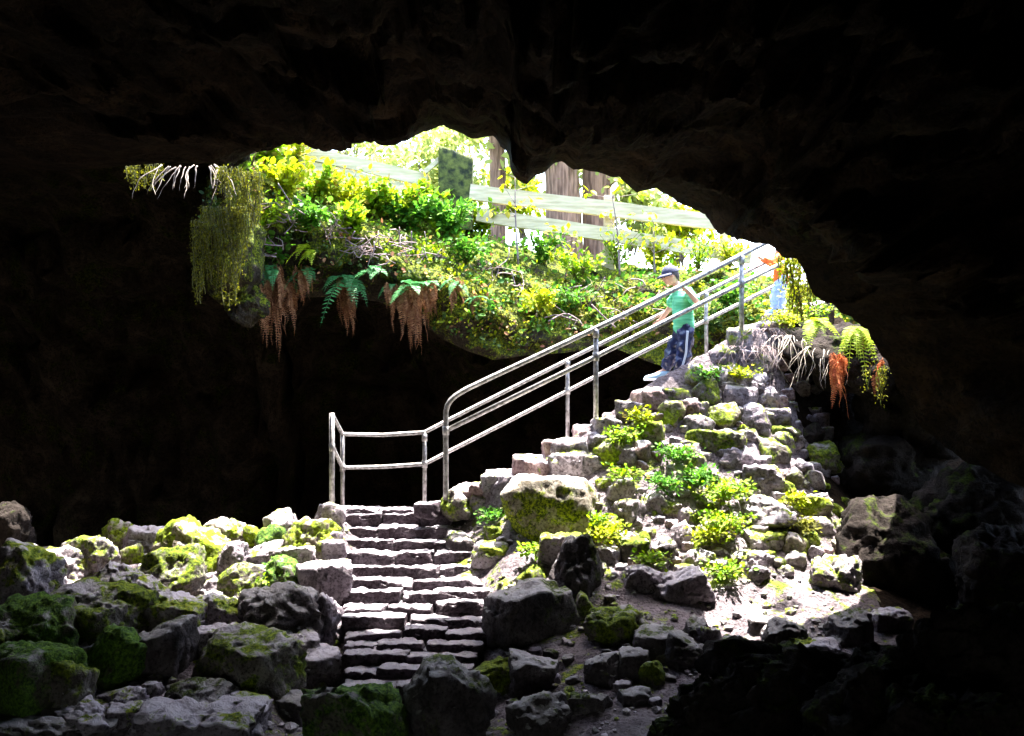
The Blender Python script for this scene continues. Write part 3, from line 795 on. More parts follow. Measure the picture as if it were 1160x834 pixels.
# the overhanging rock shelf on the right, under the ferns
for (px, py, ww, hh, d, dp, lb) in [
    (950, 402, 130, 44, 11.3, 1.2, 'overhanging rock shelf under the bright hanging fern'),
    (1046, 455, 130, 90, 11.0, 1.2, 'dark overhanging rock at the right end of the shelf')]:
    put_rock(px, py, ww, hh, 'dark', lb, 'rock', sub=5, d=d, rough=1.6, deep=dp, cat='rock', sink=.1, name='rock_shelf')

# the mossy rock pillar at the left end of the bank, and pale rocks beside it
for (px, py, ww, hh, d, mt, lb) in [
    (262, 262, 52, 170, 12.1, 'soil', 'tall mossy rock pillar at the left end of the bank, behind the moss curtains'),
    (276, 346, 44, 40, 12.5, 'soil', 'mossy rock below the bank, left of the longest brown fern skirt'),
]:
    put_rock(px, py, ww, hh, mt, lb, 'rock', sub=5, d=d, rough=1.3, deep=.7, cat='rock', sink=.0, name='rock')
for (px, py, ww, hh, d, lb) in [
    (1092, 590, 120, 90, 9.9, 'broad black rock in the far right recess, beside the dark squarish boulder'),
    (1140, 650, 110, 80, 9.0, 'black rock at the right edge of the picture above the great outcrop'),
    (1010, 530, 120, 80, 11.0, 'dim rock in the recess under the overhanging shelf')]:
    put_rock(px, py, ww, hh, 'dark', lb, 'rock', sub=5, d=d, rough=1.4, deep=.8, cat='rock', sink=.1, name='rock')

# small stones wedged between the big ones
def fill(n, poly, wr, mats, label, group, seed, gap=.75):
    g = np.random.default_rng(seed); done = []; tries = 0
    P = np.array(poly); lo, hi = P.min(0), P.max(0)
    def inside(x, y):
        c = False; j = len(P) - 1
        for i in range(len(P)):
            if (P[i, 1] > y) != (P[j, 1] > y) and x < (P[j, 0] - P[i, 0]) * (y - P[i, 1]) / (P[j, 1] - P[i, 1]) + P[i, 0]: c = not c
            j = i
        return c
    while len(done) < n and tries < 4000:
        tries += 1
        x, y = g.uniform(lo, hi); wd = g.uniform(*wr)
        if 722 < x < 800 and y < 446: continue
        if not inside(x, y) or any((x - a) ** 2 + ((y - b) * 1.3) ** 2 < ((wd + c) * .5 * gap) ** 2 for a, b, c in done): continue
        if any(abs(x - b[0]) < b[2] * .30 and abs(y - b[1]) < b[3] * .28 for b in BOULDERS): continue
        done.append((x, y, wd))
        put_rock(x, y, wd, wd * g.uniform(.5, .85), mats[int(g.integers(len(mats)))], label, ['rock', 'rock', 'block', 'round', 'slab'][int(g.integers(5))],
                 group, sub=4 if wd > 12 else 3, name='small_stone', cat='stone', seed=int(g.integers(1e6)))
fill(70, [(0, 625), (130, 612), (380, 600), (384, 834), (0, 834)], (9, 26), ['pale', 'bare', 'moss', 'bare'], 'small rough stone wedged between the boulders left of the steps', 'small stones left of the steps', 11, gap=.62)
fill(170, [(690, 500), (770, 450), (840, 400), (930, 420), (965, 560), (960, 650), (700, 665), (640, 620)], (9, 24), ['pale', 'yellow', 'bare', 'moss', 'pale', 'bare', 'red'], 'small rough stone in the steep rubble wall', 'small stones of the rubble wall', 12, gap=.62)
fill(30, [(560, 740), (820, 700), (960, 700), (900, 770), (760, 830), (560, 830)], (8, 20), ['black', 'bare', 'black'], 'small dark stone lying on the dirt right of the steps', 'small dark stones on the dirt', 13)
fill(16, [(560, 590), (690, 600), (720, 680), (560, 690)], (9, 20), ['pale', 'bare', 'moss'], 'small stone beside the steps below the great mossy block', 'small stones below the great block', 14)
fill(8, [(540, 548), (640, 514), (690, 486), (690, 500), (600, 550), (540, 572)], (12, 24), ['pale', 'red'], 'small pale stone along the open edge of the upper stairs', 'small stones on the stair edge', 15)

# gravel, one uncountable sheet of chips
mb = MB(); g = np.random.default_rng(21)
for k in range(2600):
    x, y = g.uniform(-5, 5), g.uniform(6.6, 11.8)
    if y > crest(x) - .1 or x > 3.0: continue
    if y > 9.4 and x > .2: continue
    sz = abs(g.normal(0, .022)) + .014
    D, Fc = ico(1)
    V = D * g.uniform(.5, 1, (len(D), 1)) * np.array([1, 1, .7]) * sz
    mb.add(V + np.array([x, y, float(ground(np.array([x]), np.array([y]))[0]) + sz * .2]), Fc)
tag(mb.build('gravel', M['pale'], smooth=False), kind='stuff')

# ------------------------------------------------------------------ the two flights of stone stairs
def stair_stone(parent, x0, x1, y, ztop, depth, hgt, mat, seed, sub=5):
    g = np.random.default_rng(seed)
    sx = x1 - x0
    V, Fc = rock_verts(seed, (sx * 1.03, depth, hgt), sub, 'step', .62, g.uniform(-.03, .03))
    V[:, 2] -= hgt * .5 + V[:, 1] * .13
    o = mesh_obj('stone', V, Fc, M[mat], parent)
    o.location = ((x0 + x1) / 2, y + depth * .5 + g.uniform(-.02, .02), ztop + g.uniform(-.028, .016))
    return o
st = empty('stone_staircase', tuple(at(470, 790, 7.8)), 'lower flight of worn lilac grey stone steps leading up to the railed landing', 'staircase')
so0 = np.array(st.location)
NSTEP = 15
for k in range(1, NSTEP):
    t = k / (NSTEP - 1)
    y = 7.62 + (10.75 - 7.62) * t
    pyt = np.interp(t, [0, 1], [792, 585])
    z = CZ - (pyt - HOR) / F * y
    xl = np.interp(t, [0, .55, 1], [390, 388, 384]); xr = np.interp(t, [0, .4, .7, 1], [520, 556, 556, 512])
    x0, x1 = (xl - 580) / F * y, (xr - 580) / F * y
    e = empty('step', (0, 0, 0), parent=st)
    g = np.random.default_rng(500 + k)
    cuts = np.sort(np.concatenate([[0, 1], (np.arange(1, 3) + g.uniform(-.28, .28, 2)) / 3])) if k % 3 else np.array([0, g.uniform(.35, .65), 1])
    for a, b in zip(cuts[:-1], cuts[1:]):
        o = stair_stone(e, x0 + (x1 - x0) * a - so0[0], x0 + (x1 - x0) * b - so0[0], y - so0[1], z - so0[2], .46, .20, 'step', int(g.integers(1e6)))
# landing flags behind the top step
e = empty('landing', (0, 0, 0), parent=st)
for j, (a, b) in enumerate(((384, 430), (430, 470), (470, 512))):
    stair_stone(e, (a - 580) / F * 10.9 - so0[0], (b - 580) / F * 10.9 - so0[0], 10.85 - so0[1], at(470, 577, 11)[2] - so0[2], .5, .25, 'step', 900 + j)
up = empty('stone_staircase', tuple(NEAR[0]), 'upper flight of stone steps rising to the right between the two handrails', 'staircase')
u0 = np.array(up.location)
NU = 13
for k in range(NU):
    t = (k + .3) / NU
    x = NEAR[0][0] + (NEAR[-1][0] + .4 - NEAR[0][0]) * t
    y = near_line(x); z = np.interp(x, [p[0] for p in NEAR], [p[2] for p in NEAR]) - .03
    e = empty('step', (0, 0, 0), parent=up)
    V, Fc = rock_verts(700 + k, (.42, 1.15, .34), 4, 'block', .5)
    V[:, 2] -= .17
    V[:, 2] -= (V[:, 1] + .5) * .06
    o = mesh_obj('stone', V, Fc, M['red'], e)
    o.location = (x + .12 - u0[0], y + .62 - u0[1], z - u0[2])
# ------------------------------------------------------------------ handrails
def pipe(name, pts, r, parent, smooth_n=None, seg=10):
    P = np.array([at(*p) for p in pts])
    if smooth_n: P = spline(P, smooth_n)
    o0 = np.array(parent.location)
    V, Fc = tube(P - o0, r, seg)
    return mesh_obj(name, V, Fc, M['metal'], parent)
def post(px, y0, y1, d, r, parent, cap=True):
    return pipe('post', [(px, y1, d), (px, (y0 + y1) / 2, d), (px, y0, d)], r, parent)
hr = empty('handrail', tuple(at(505, 560, 10.6)), 'near steel handrail with a rounded lower corner, climbing in front of the boy', 'handrail')
P = [at(505, 566, 10.6), at(505, 500, 10.6), at(505, 474, 10.6), at(506, 462, 10.6), at(511, 453, 10.6), at(520, 446, 10.62), at(545, 433, 10.67), at(675, 372, 10.95), at(760, 330, 11.22), at(840, 289, 11.5), at(905, 256, 12.1)]
V, Fc = tube(spline(P, 90) - np.array(hr.location), .029, 12); mesh_obj('top_rail', V, Fc, M['metal'], hr)
pipe('middle_rail', [(505, 488, 10.6), (675, 404, 10.95), (760, 361, 11.22), (840, 321, 11.5), (905, 289, 12.1)], .027, hr)
for px, y0, y1, d in ((675, 372, 486, 10.95), (840, 289, 385, 11.5)): post(px, y0, y1, d, .029, hr)
fr = empty('handrail', tuple(at(388, 580, 11.3)), 'far thinner steel handrail running from the low corner posts up behind the boy', 'handrail')
pipe('top_rail', [(376, 470, 10.6), (388, 492, 11.3), (434, 493, 11.3), (481, 490, 11.3), (500, 480, 11.4), (643, 408, 11.85), (720, 370, 12.0), (800, 331, 12.25), (868, 297, 12.7), (910, 276, 13)], .024, fr)
pipe('middle_rail', [(376, 505, 10.6), (388, 530, 11.3), (434, 529, 11.3), (481, 526, 11.3), (500, 516, 11.4), (643, 443, 11.85), (720, 403, 12.0), (800, 363, 12.25), (868, 329, 12.7), (910, 308, 13)], .024, fr)
post(376, 468, 592, 10.6, .029, fr)
for px, y0, y1, d in ((388, 492, 592, 11.3), (481, 490, 592, 11.3), (643, 408, 512, 11.85), (800, 331, 420, 12.25)): post(px, y0, y1, d, .024, fr)

# sleeves where the rails meet the posts, and flanges at the post feet
def collar(px, py, d, r, parent, h=5):
    V, Fc = tube(np.array([at(px, py + h, d), at(px, py, d), at(px, py - h, d)]) - np.array(parent.location), r, 12); mesh_obj('fitting', V, Fc, M['metal'], parent)
for px, ys, d in ((505, (488,), 10.6), (675, (378, 404), 10.95), (840, (295, 321), 11.5)):
    for yy in ys: collar(px, yy, d, .037, hr)
for px, ys, d in ((388, (530,), 11.3), (481, (496, 526), 11.3), (643, (413, 443), 11.85), (800, (336, 363), 12.25), (376, (507,), 10.6)):
    for yy in ys: collar(px, yy, d, .033, fr, 4)

# ------------------------------------------------------------------ fence above the bank
fe = empty('wooden_fence', tuple(at(517, 256, 14.6)), 'weathered pale plank fence with a thick mossy post, along the rim above the bank', 'fence')
f0 = np.array(fe.location)
def plank(name, a, b, h, t, mat):
    A_, B_ = at(*a), at(*b); v = B_ - A_; L = np.linalg.norm(v); v /= L
    n = np.cross(v, [0, 0, 1]); n /= np.linalg.norm(n); u = np.cross(n, v)
    k = 40
    V = []; Fc = []
    for i in range(k + 1):
        c = A_ + v * L * i / k
        j = fbm(np.array([c * 2.5]), 2)[0] * .012
        for s1, s2 in ((-.5, -.5), (.5, -.5), (.5, .5), (-.5, .5)):
            V.append(c + n * t * s1 + u * (h * s2 + j) - f0)
    for i in range(k):
        for q_ in range(4):
            Fc.append([i * 4 + q_, i * 4 + (q_ + 1) % 4, (i + 1) * 4 + (q_ + 1) % 4, (i + 1) * 4 + q_])
    Fc += [[0, 1, 2, 3], [k * 4 + 3, k * 4 + 2, k * 4 + 1, k * 4]]
    return mesh_obj(name, V, Fc, mat, fe, smooth=False)
plank('rail', (532, 218, 14.45), (812, 252, 14.75), .225, .10, M['wood'])
plank('rail', (540, 243, 14.47), (850, 291, 14.8), .20, .10, M['wood'])
plank('rail', (300, 162, 14.45), (484, 205, 14.6), .19, .09, M['wood'])
plank('rail', (300, 178, 14.47), (486, 222, 14.62), .19, .09, M['wood'])
plank('brace', (480, 196, 14.5), (503, 176, 14.5), .07, .07, M['wood'])
def fpost(px, top, bot, d, wd, mat, slant=0):
    a, b = at(px, top, d), at(px, bot, d)
    n_ = 9; H_ = (a[2] - b[2]) * 1.05; V = []; Fc = []; m_ = 16
    for i in range(m_ + 1):
        for j in range(4 * n_):
            q_, r_ = divmod(j, n_); r_ = r_ / n_ - .5
            x_, y_ = [(r_, -.5), (.5, r_), (-r_, .5), (-.5, -r_)][q_]
            V.append((x_ * wd, y_ * wd * .85, H_ * i / m_ + slant * x_ * wd * (i / m_)))
    for i in range(m_):
        for j in range(4 * n_): Fc.append([i * 4 * n_ + j, i * 4 * n_ + (j + 1) % (4 * n_), (i + 1) * 4 * n_ + (j + 1) % (4 * n_), (i + 1) * 4 * n_ + j])
    Fc.append([m_ * 4 * n_ + j for j in range(4 * n_)])
    V = np.array(V); V = V + np.stack([fbm(V * 4 + px, 3), fbm(V * 4 + px + 9, 3), fbm(V * 4 + px + 19, 3)], 1) * .05 * wd
    V += b - f0
    return mesh_obj('post', V, Fc, mat, fe)
fpost(517, 179, 262, 14.62, .50, M['mosswood'], -.35)
fpost(822, 246, 315, 14.95, .16, M['wood'])
fpost(335, 160, 206, 14.75, .16, M['wood'])
fpost(690, 226, 310, 14.8, .15, M['wood'])

# ------------------------------------------------------------------ people
def skin_mesh(name, joints, edges, mat, parent, sub=2, root=None, noise=0, nsc=9):
    """joints: name -> (xyz, radius or (rx, ry)); one smooth continuous surface grown round the joints."""
    keys = list(joints); idx = {k: i for i, k in enumerate(keys)}
    me = bpy.data.meshes.new(name)
    me.from_pydata([tuple(joints[k][0]) for k in keys], [(idx[a], idx[b]) for a, b in edges], [])
    o = bpy.data.objects.new(name, me); COL.objects.link(o)
    sk = o.modifiers.new('skin', 'SKIN'); sk.use_smooth_shade = True
    if not me.skin_vertices: raise RuntimeError('no skin layer')
    for k in keys:
        r = joints[k][1]; sv_ = me.skin_vertices[0].data[idx[k]]
        sv_.radius = r if isinstance(r, tuple) else (r, r)
        sv_.use_root = (k == root)
    ss_ = o.modifiers.new('sub', 'SUBSURF'); ss_.levels = sub; ss_.render_levels = sub
    dg = bpy.context.evaluated_depsgraph_get(); dg.update()
    ev = o.evaluated_get(dg)
    nm = bpy.data.meshes.new_from_object(ev)
    V = np.array([v.co[:] for v in nm.vertices]); Fc = [list(p.vertices) for p in nm.polygons]
    bpy.data.objects.remove(o); bpy.data.meshes.remove(me); bpy.data.meshes.remove(nm)
    if noise:
        V = V + np.stack([fbm(V * nsc + 3, 3), fbm(V * nsc + 23, 3), fbm(V * nsc + 43, 3)], 1) * noise
    return mesh_obj(name, V, Fc, mat, parent) if mat is not None else (V, Fc)

def head_geo(c, hh, pitch=.0):
    """Head facing -x: skull, brow, nose, lips, chin and ears."""
    D, Fc = ico(4)
    V = D * np.array([.43, .34, .5]) * hh
    x, y, z = D[:, 0], D[:, 1], D[:, 2]
    def bump(p, r, v):
        dd = ((D - np.array(p) / np.linalg.norm(p)) ** 2).sum(1)
        return np.exp(-dd / (r * r))[:, None] * np.array(v) * hh
    V[:, 0] *= 1 - .12 * (z < -.2) * np.clip(-z - .2, 0, 1)
    V = V + bump((-1, 0, -.12), .14, (-.14, 0, -.02)) + bump((-1, 0, .02), .10, (-.05, 0, 0))
    V = V + bump((-1, 0, .25), .3, (-.025, 0, 0)) + bump((-.9, 0, -.75), .24, (-.07, 0, -.03)) + bump((-1, 0, -.42), .12, (-.045, 0, 0)) + bump((-1, 0, -.5), .05, (.02, 0, 0))
    for s in (1, -1):
        V = V + bump((-.9, s * .35, .08), .14, (.035, 0, 0)) + bump((-.75, s * .5, -.15), .2, (-.02, s * .01, 0))
        V = V + bump((.05, s, -.02), .13, (.03, s * .085, 0)) + bump((.05, s, -.02), .05, (0, -s * .05, 0))
    rot = np.array(Matrix.Rotation(pitch, 3, 'Y'))
    return V @ rot.T + np.array(c), Fc, rot

def hand(J, Eg, wrist, fwd, down, size, pre):
    """Palm with five unequal bent fingers that close over a rail."""
    fwd = np.array(fwd, float); fwd /= np.linalg.norm(fwd); down = np.array(down, float); down -= fwd * (down @ fwd); down /= np.linalg.norm(down)
    side = np.cross(fwd, down); w0 = np.array(J[wrist][0])
    palm = w0 + fwd * size * .42
    J[pre + 'palm'] = (palm, (size * .20, size * .13)); Eg.append((wrist, pre + 'palm'))
    for i, (off, ln) in enumerate(((-.17, .86), (-.06, 1.0), (.06, .95), (.17, .75))):
        a = palm + fwd * size * .16 + side * size * off
        b = a + fwd * size * .22 * ln + down * size * .05
        c = b + fwd * size * .08 * ln + down * size * .20 * ln
        d = c - fwd * size * .06 + down * size * .12 * ln
        prev = pre + 'palm'
        for nme, p, r in (('a', a, .052), ('b', b, .046), ('c', c, .042), ('d', d, .034)):
            k = pre + 'f%d%s' % (i, nme); J[k] = (p, size * r); Eg.append((prev, k)); prev = k
    a = w0 + fwd * size * .25 - side * size * .22 + down * size * .06; b = a + fwd * size * .2 - side * size * .08 + down * size * .14; c = b + fwd * size * .14 + down * size * .1
    prev = wrist
    for nme, p, r in (('a', a, .062), ('b', b, .05), ('c', c, .04)):
        k = pre + 't' + nme; J[k] = (p, size * r); Eg.append((prev, k)); prev = k

def shoe(parent, ankle, toe, size, ground_z):
    """A trainer from heel to toe with its sole."""
    A_ = np.array(ankle); T = np.array(toe); f = T - A_; f[2] = 0; L = np.linalg.norm(f); f /= L; s = np.cross([0, 0, 1], f)
    secs = []
    prof = [(-.30, .55, .35), (-.27, .78, .75), (-.15, .88, 1.0), (.05, .85, 1.05), (.30, .92, .80), (.60, 1.05, .58), (.85, .98, .46), (1.0, .72, .34), (1.06, .35, .22)]
    V = []; Fc = []; nn = 14
    for (t, w_, h_) in prof:
        c = np.array([A_[0], A_[1], ground_z]) + f * L * t
        for j in range(nn):
            a = 2 * math.pi * j / nn
            yy = math.cos(a) * .042 * w_ * size; zz = max(0.016 * size, .010 * size + (math.sin(a) * .5 + .5) * .095 * h_ * size)
            V.append(c + s * yy + np.array([0, 0, zz]))
    for i in range(len(prof) - 1):
        for j in range(nn): Fc.append([i * nn + j, i * nn + (j + 1) % nn, (i + 1) * nn + (j + 1) % nn, (i + 1) * nn + j])
    Fc += [list(range(nn))[::-1], [(len(prof) - 1) * nn + j for j in range(nn)]]
    o = mesh_obj('shoe', V, Fc, M['shoe'], parent)
    V = []; Fc = []
    for (t, w_, h_) in prof:
        c = np.array([A_[0], A_[1], ground_z]) + f * L * t * 1.01
        for yy, zz in ((-1, 0), (1, 0), (1, .022 * size), (-1, .022 * size)): V.append(c + s * yy * .046 * w_ * size + np.array([0, 0, zz]))
    for i in range(len(prof) - 1):
        for j in range(4): Fc.append([i * 4 + j, i * 4 + (j + 1) % 4, (i + 1) * 4 + (j + 1) % 4, (i + 1) * 4 + j])
    Fc += [[3, 2, 1, 0], [(len(prof) - 1) * 4 + j for j in range(4)]]
    mesh_obj('sole', V, Fc, M['sole'], o)
    return o

def person(base, label, jp, S_, clothes, cap, head_pitch, stripe):
    """base: where the feet stand; jp: joints relative to base (metres); S_: height scale against 1.4 m."""
    root = empty('person', tuple(base), label, 'person')
    g = lambda k: np.array(jp[k], float)
    J = {}; Eg = []
    def add(k, p, r, prev=None):
        J[k] = (np.array(p, float), r if not isinstance(r, tuple) else r)
        if prev: Eg.append((prev, k))
    s = S_
    mid = lambda a, b, t=.5: g(a) * (1 - t) + g(b) * t
    add('pelvis', g('pelvis'), (.098 * s, .082 * s)); add('waist', mid('pelvis', 'chest', .45), (.088 * s, .072 * s), 'pelvis'); add('chest', g('chest'), (.105 * s, .08 * s), 'waist')
    add('neckb', g('neck'), .052 * s, 'chest'); add('neckt', mid('neck', 'head', .55), .042 * s, 'neckb'); add('skull', g('head') + np.array([.01, 0, .0]), .055 * s, 'neckt')
    for sd in ('n', 'f'):
        add('sh' + sd, g('sh' + sd), .047 * s, 'chest'); add('ua' + sd, mid('sh' + sd, 'el' + sd), .040 * s, 'sh' + sd); add('el' + sd, g('el' + sd), .033 * s, 'ua' + sd)
        add('fa' + sd, mid('el' + sd, 'wr' + sd, .4), .033 * s, 'el' + sd); add('wr' + sd, g('wr' + sd), .023 * s, 'fa' + sd)
        hand(J, Eg, 'wr' + sd, g('hd' + sd) - g('wr' + sd), (0, 0, -1), .15 * s, 'h' + sd)
        add('hp' + sd, g('hp' + sd), .078 * s, 'pelvis'); add('th' + sd, mid('hp' + sd, 'kn' + sd), .066 * s, 'hp' + sd); add('kn' + sd, g('kn' + sd), .050 * s, 'th' + sd)
        add('ca' + sd, mid('kn' + sd, 'an' + sd, .35), .050 * s, 'kn' + sd); add('an' + sd, g('an' + sd), .034 * s, 'ca' + sd)
        f = g('to' + sd) - g('an' + sd); add('ft' + sd, g('an' + sd) + f * .5 + np.array([0, 0, -.02]), .03 * s, 'an' + sd)
    V1, F1 = skin_mesh('body', J, Eg, None, None, 2, 'pelvis')
    hh = .215 * s
    V2, F2, rot = head_geo(g('head'), hh, head_pitch)
    body = mesh_obj('body', np.vstack([V1, V2]), F1 + [[i + len(V1) for i in f] for f in F2], M['skin'], root)
    hc = g('head'); tr = lambda v: rot @ (np.array(v) * hh) + hc
    for sd in (-1, 1):
        D, Fc = ico(2); mesh_obj('eye', D * .028 * hh * 1.4 + tr((-.385, sd * .13, .03)), Fc, M['eye'], body)
    # hair over the back of the head
    D, Fc = ico(4); keep = D[:, 0] * .9 + D[:, 2] * .7 > .12
    Fh = [f for f in Fc if all(keep[i] for i in f)]
    used = sorted({i for f in Fh for i in f}); mp = {a: b for b, a in enumerate(used)}
    Vh = (D[used] * np.array([.47, .375, .54]) * hh * (1 + fbm(D[used] * 9, 2)[:, None] * .05)) @ rot.T + hc
    mesh_obj('hair', Vh, [[mp[i] for i in f] for f in Fh], M['hair'], body)
    # top
    T = {}; Te = []
    def tadd(k, p, r, prev=None):
        T[k] = (np.array(p, float), r)
        if prev: Te.append((prev, k))
    tadd('hem', mid('pelvis', 'chest', -.22), (.155 * s, .150 * s)); tadd('waist', mid('pelvis', 'chest', .35), (.145 * s, .125 * s), 'hem'); tadd('chest', g('chest'), (.138 * s, .118 * s), 'waist'); tadd('collar', mid('chest', 'neck', .92), .062 * s, 'chest')
    for sd in ('n', 'f'):
        tadd('sh' + sd, g('sh' + sd), .072 * s, 'chest')
        if clothes[0] == 'short': tadd('ua' + sd, mid('sh' + sd, 'el' + sd, .92), .074 * s, 'sh' + sd)
        else:
            tadd('el' + sd, g('el' + sd), .050 * s, 'sh' + sd); tadd('wr' + sd, mid('el' + sd, 'wr' + sd, .9), .040 * s, 'el' + sd)
    skin_mesh('shirt' if clothes[0] == 'short' else 'jacket', T, Te, clothes[1], root, 3, 'chest', .030 * s, 9)
    # trousers
    T = {}; Te = []
    tadd('waist', mid('pelvis', 'chest', .45), (.108 * s, .090 * s)); tadd('pelvis', g('pelvis'), (.125 * s, .110 * s), 'waist')
    for sd in ('n', 'f'):
        tadd('hp' + sd, g('hp' + sd), .102 * s, 'pelvis'); tadd('th' + sd, mid('hp' + sd, 'kn' + sd), .098 * s, 'hp' + sd); tadd('kn' + sd, g('kn' + sd), .086 * s, 'th' + sd)
        tadd('ca' + sd, mid('kn' + sd, 'an' + sd, .5), .084 * s, 'kn' + sd); tadd('an' + sd, mid('kn' + sd, 'an' + sd, .97), .072 * s, 'ca' + sd)
    tr_ = skin_mesh('trousers', T, Te, clothes[2], root, 3, 'pelvis', .045 * s, 12)
    if stripe:  # pale tubes painted on as highlights of the shiny trousers
        for sd, sg in (('n', -1), ('f', 1)):
            P_ = spline([g('hp' + sd) + np.array([0, sg * .112 * s, .02]), mid('hp' + sd, 'kn' + sd) + np.array([0, sg * .106 * s, 0]), g('kn' + sd) + np.array([0, sg * .094 * s, 0]), mid('kn' + sd, 'an' + sd, .9) + np.array([0, sg * .080 * s, 0])], 24)
            V, Fc = tube(P_, .014 * s, 6); mesh_obj('stripe', V, Fc, M['stripe'], tr_)
    for sd in ('n', 'f'):
        shoe(root, g('an' + sd), g('to' + sd), s * 1.25, min(g('an' + sd)[2], g('to' + sd)[2]) - .045 * s)
    if cap:
        D, Fc = ico(4); keep = D[:, 2] > .18
        Fh = [f for f in Fc if all(keep[i] for i in f)]; used = sorted({i for f in Fh for i in f}); mp = {a: b for b, a in enumerate(used)}
        Vc = (D[used] * np.array([.52, .43, .58]) * hh + np.array([0, 0, .01])) @ rot.T + hc
        cp = mesh_obj('cap', Vc, [[mp[i] for i in f] for f in Fh], M['cap'], root)
        V = []; Fc = []; n = 22
        for i in range(n):
            a = math.pi * (.5 + i / (n - 1)) ; fr_ = max(0, -math.cos(a)) ** .6
            for rr, zz in ((.90, .20), (1.06 + .50 * fr_, .10 - .05 * fr_), (1.05 + .48 * fr_, .045 - .05 * fr_), (.90, .10)):
                V.append(rot @ (np.array([math.cos(a) * .52 * rr, math.sin(a) * .44 * rr, zz]) * hh) + hc)
        for i in range(n - 1):
            for j in range(4): Fc.append([i * 4 + j, i * 4 + (j + 1) % 4, (i + 1) * 4 + (j + 1) % 4, (i + 1) * 4 + j])
        Fc += [[3, 2, 1, 0], [(n - 1) * 4 + j for j in range(4)]]
        mesh_obj('brim', V, Fc, M['cap'], cp)
    return root

D0 = 11.62
pb = at(757, 438, D0)
def rel(px, py, dy): return at(px, py, D0 + dy) - pb
boy = dict(pelvis=rel(775, 373, 0), chest=rel(772, 340, 0), neck=rel(767, 323, 0), head=rel(760, 313, 0), shn=rel(780, 332, -.14), shf=rel(769, 331, .14),
           eln=rel(791, 344, -.22), wrn=rel(779, 330, -.31), hdn=rel(769, 323, -.36), elf=rel(758, 350, .26), wrf=rel(749, 362, .40), hdf=rel(741, 366, .46),
           hpn=rel(777, 377, -.075), hpf=rel(773, 377, .075), knn=rel(775, 402, -.09), knf=rel(761, 398, .10), ann=rel(769, 425, -.10), anf=rel(753, 420, .11), ton=rel(752, 433, -.10), tof=rel(731, 427, .11))
person(pb, 'boy in a green t-shirt, navy cap and dark trousers walking down between the handrails', boy, 1.0, ('short', M['shirt'], M['trouser']), True, -.22, True)
# the step slab under his leading shoe
D1 = 12.35
pc = at(880, 357, D1)
def rel2(px, py, dy): return at(px - 4, py, D1 + dy) - pc
kid = dict(pelvis=rel2(889, 319, 0), chest=rel2(888, 296, 0), neck=rel2(886, 285, 0), head=rel2(883, 274, 0), shn=rel2(886, 291, -.10), shf=rel2(886, 291, .10),
           eln=rel2(877, 297, -.22), wrn=rel2(866, 293, -.42), hdn=rel2(860, 289, -.5), elf=rel2(880, 303, .2), wrf=rel2(872, 297, .3), hdf=rel2(866, 295, .34),
           hpn=rel2(889, 321, -.06), hpf=rel2(889, 321, .06), knn=rel2(882, 336, -.06), knf=rel2(888, 338, .07), ann=rel2(880, 351, -.06), anf=rel2(890, 353, .07), ton=rel2(870, 354, -.06), tof=rel2(880, 356, .07))
person(pc, 'small child in an orange jacket and pale blue jeans, half hidden at the stair top', kid, .74, ('long', M['orange'], M['jeans']), False, -.1, False)

# ------------------------------------------------------------------ trees and bushes beyond the fence
def leaf_cloud(g, centres, rad, n, size, flat=.7):
    c = centres[g.integers(0, len(centres), n)]
    d = g.normal(size=(n, 3)); d /= np.linalg.norm(d, axis=1)[:, None]
    P_ = c + d * (g.uniform(.25, 1, (n, 1)) ** .5) * np.array([rad, rad, rad * flat])
    ax = g.normal(size=(n, 3)) + np.array([0, 0, -.3]); nr = g.normal(size=(n, 3)) * .8 + np.array([0, 0, 1])
    ln = size * g.uniform(.6, 1.3, n)
    return leaves(P_, ax, nr, ln, ln * .62)
def tree(px, d, wpx, zt, label, mat, crown_z, crown_r, nl, seed, size=.16, lean=0):
    g = np.random.default_rng(seed)
    b = at(px, 300, d); b[2] = 3.7
    root = empty('tree', tuple(b), label, 'tree', None)
    r = wpx * d / F / 2
    H = zt - b[2]
    zz = np.linspace(0, H, 26)
    path = np.stack([lean * zz + .06 * np.sin(zz * .9 + seed), .05 * np.cos(zz * .7 + seed), zz - .3], 1)
    V, Fc = tube(path, r * (1.15 - .55 * zz / H) * (1 + .35 * np.exp(-zz / .4)), 18)
    ang = np.arctan2(V[:, 1], V[:, 0])
    V = V + np.stack([np.cos(ang), np.sin(ang), 0 * ang], 1) * (fbm(V * np.array([5, 5, .9]) + seed, 4, .5, True) * r * .3)[:, None]
    tk = mesh_obj('trunk', V, Fc, M['bark'], root)
    cs = []
    for k in range(11):
        z0 = g.uniform(max(.8, crown_z - b[2] - 1.5), H * .95); a = g.uniform(0, 6.28); ln = g.uniform(.6, 1) * crown_r
        p0 = np.array([lean * z0, 0, z0]); p1 = p0 + np.array([math.cos(a) * ln, math.sin(a) * ln, g.uniform(-.1, .5) * ln])
        V, Fc = tube(spline([p0, (p0 + p1) / 2 + np.array([0, 0, .15]), p1], 8), np.linspace(r * .22, .012, 8), 6)
        mesh_obj('limb', V, Fc, M['bark'], tk)
        for t in (.45, .7, .9, 1.0): cs.append(p0 + (p1 - p0) * t + g.normal(0, .12 * crown_r, 3))
    V, Fc = leaf_cloud(g, np.array(cs), crown_r * .36, nl, size)
    mesh_obj('crown', V, Fc, M[mat], root)
tree(560, 17.5, 17, 11.5, 'slim reddish brown tree trunk right of the mossy fence post', 'pine', 6.9, 2.0, 2600, 31)
tree(634, 17.0, 33, 13, 'thickest tree trunk behind the middle of the plank fence', 'pine', 7.6, 2.4, 2600, 32)
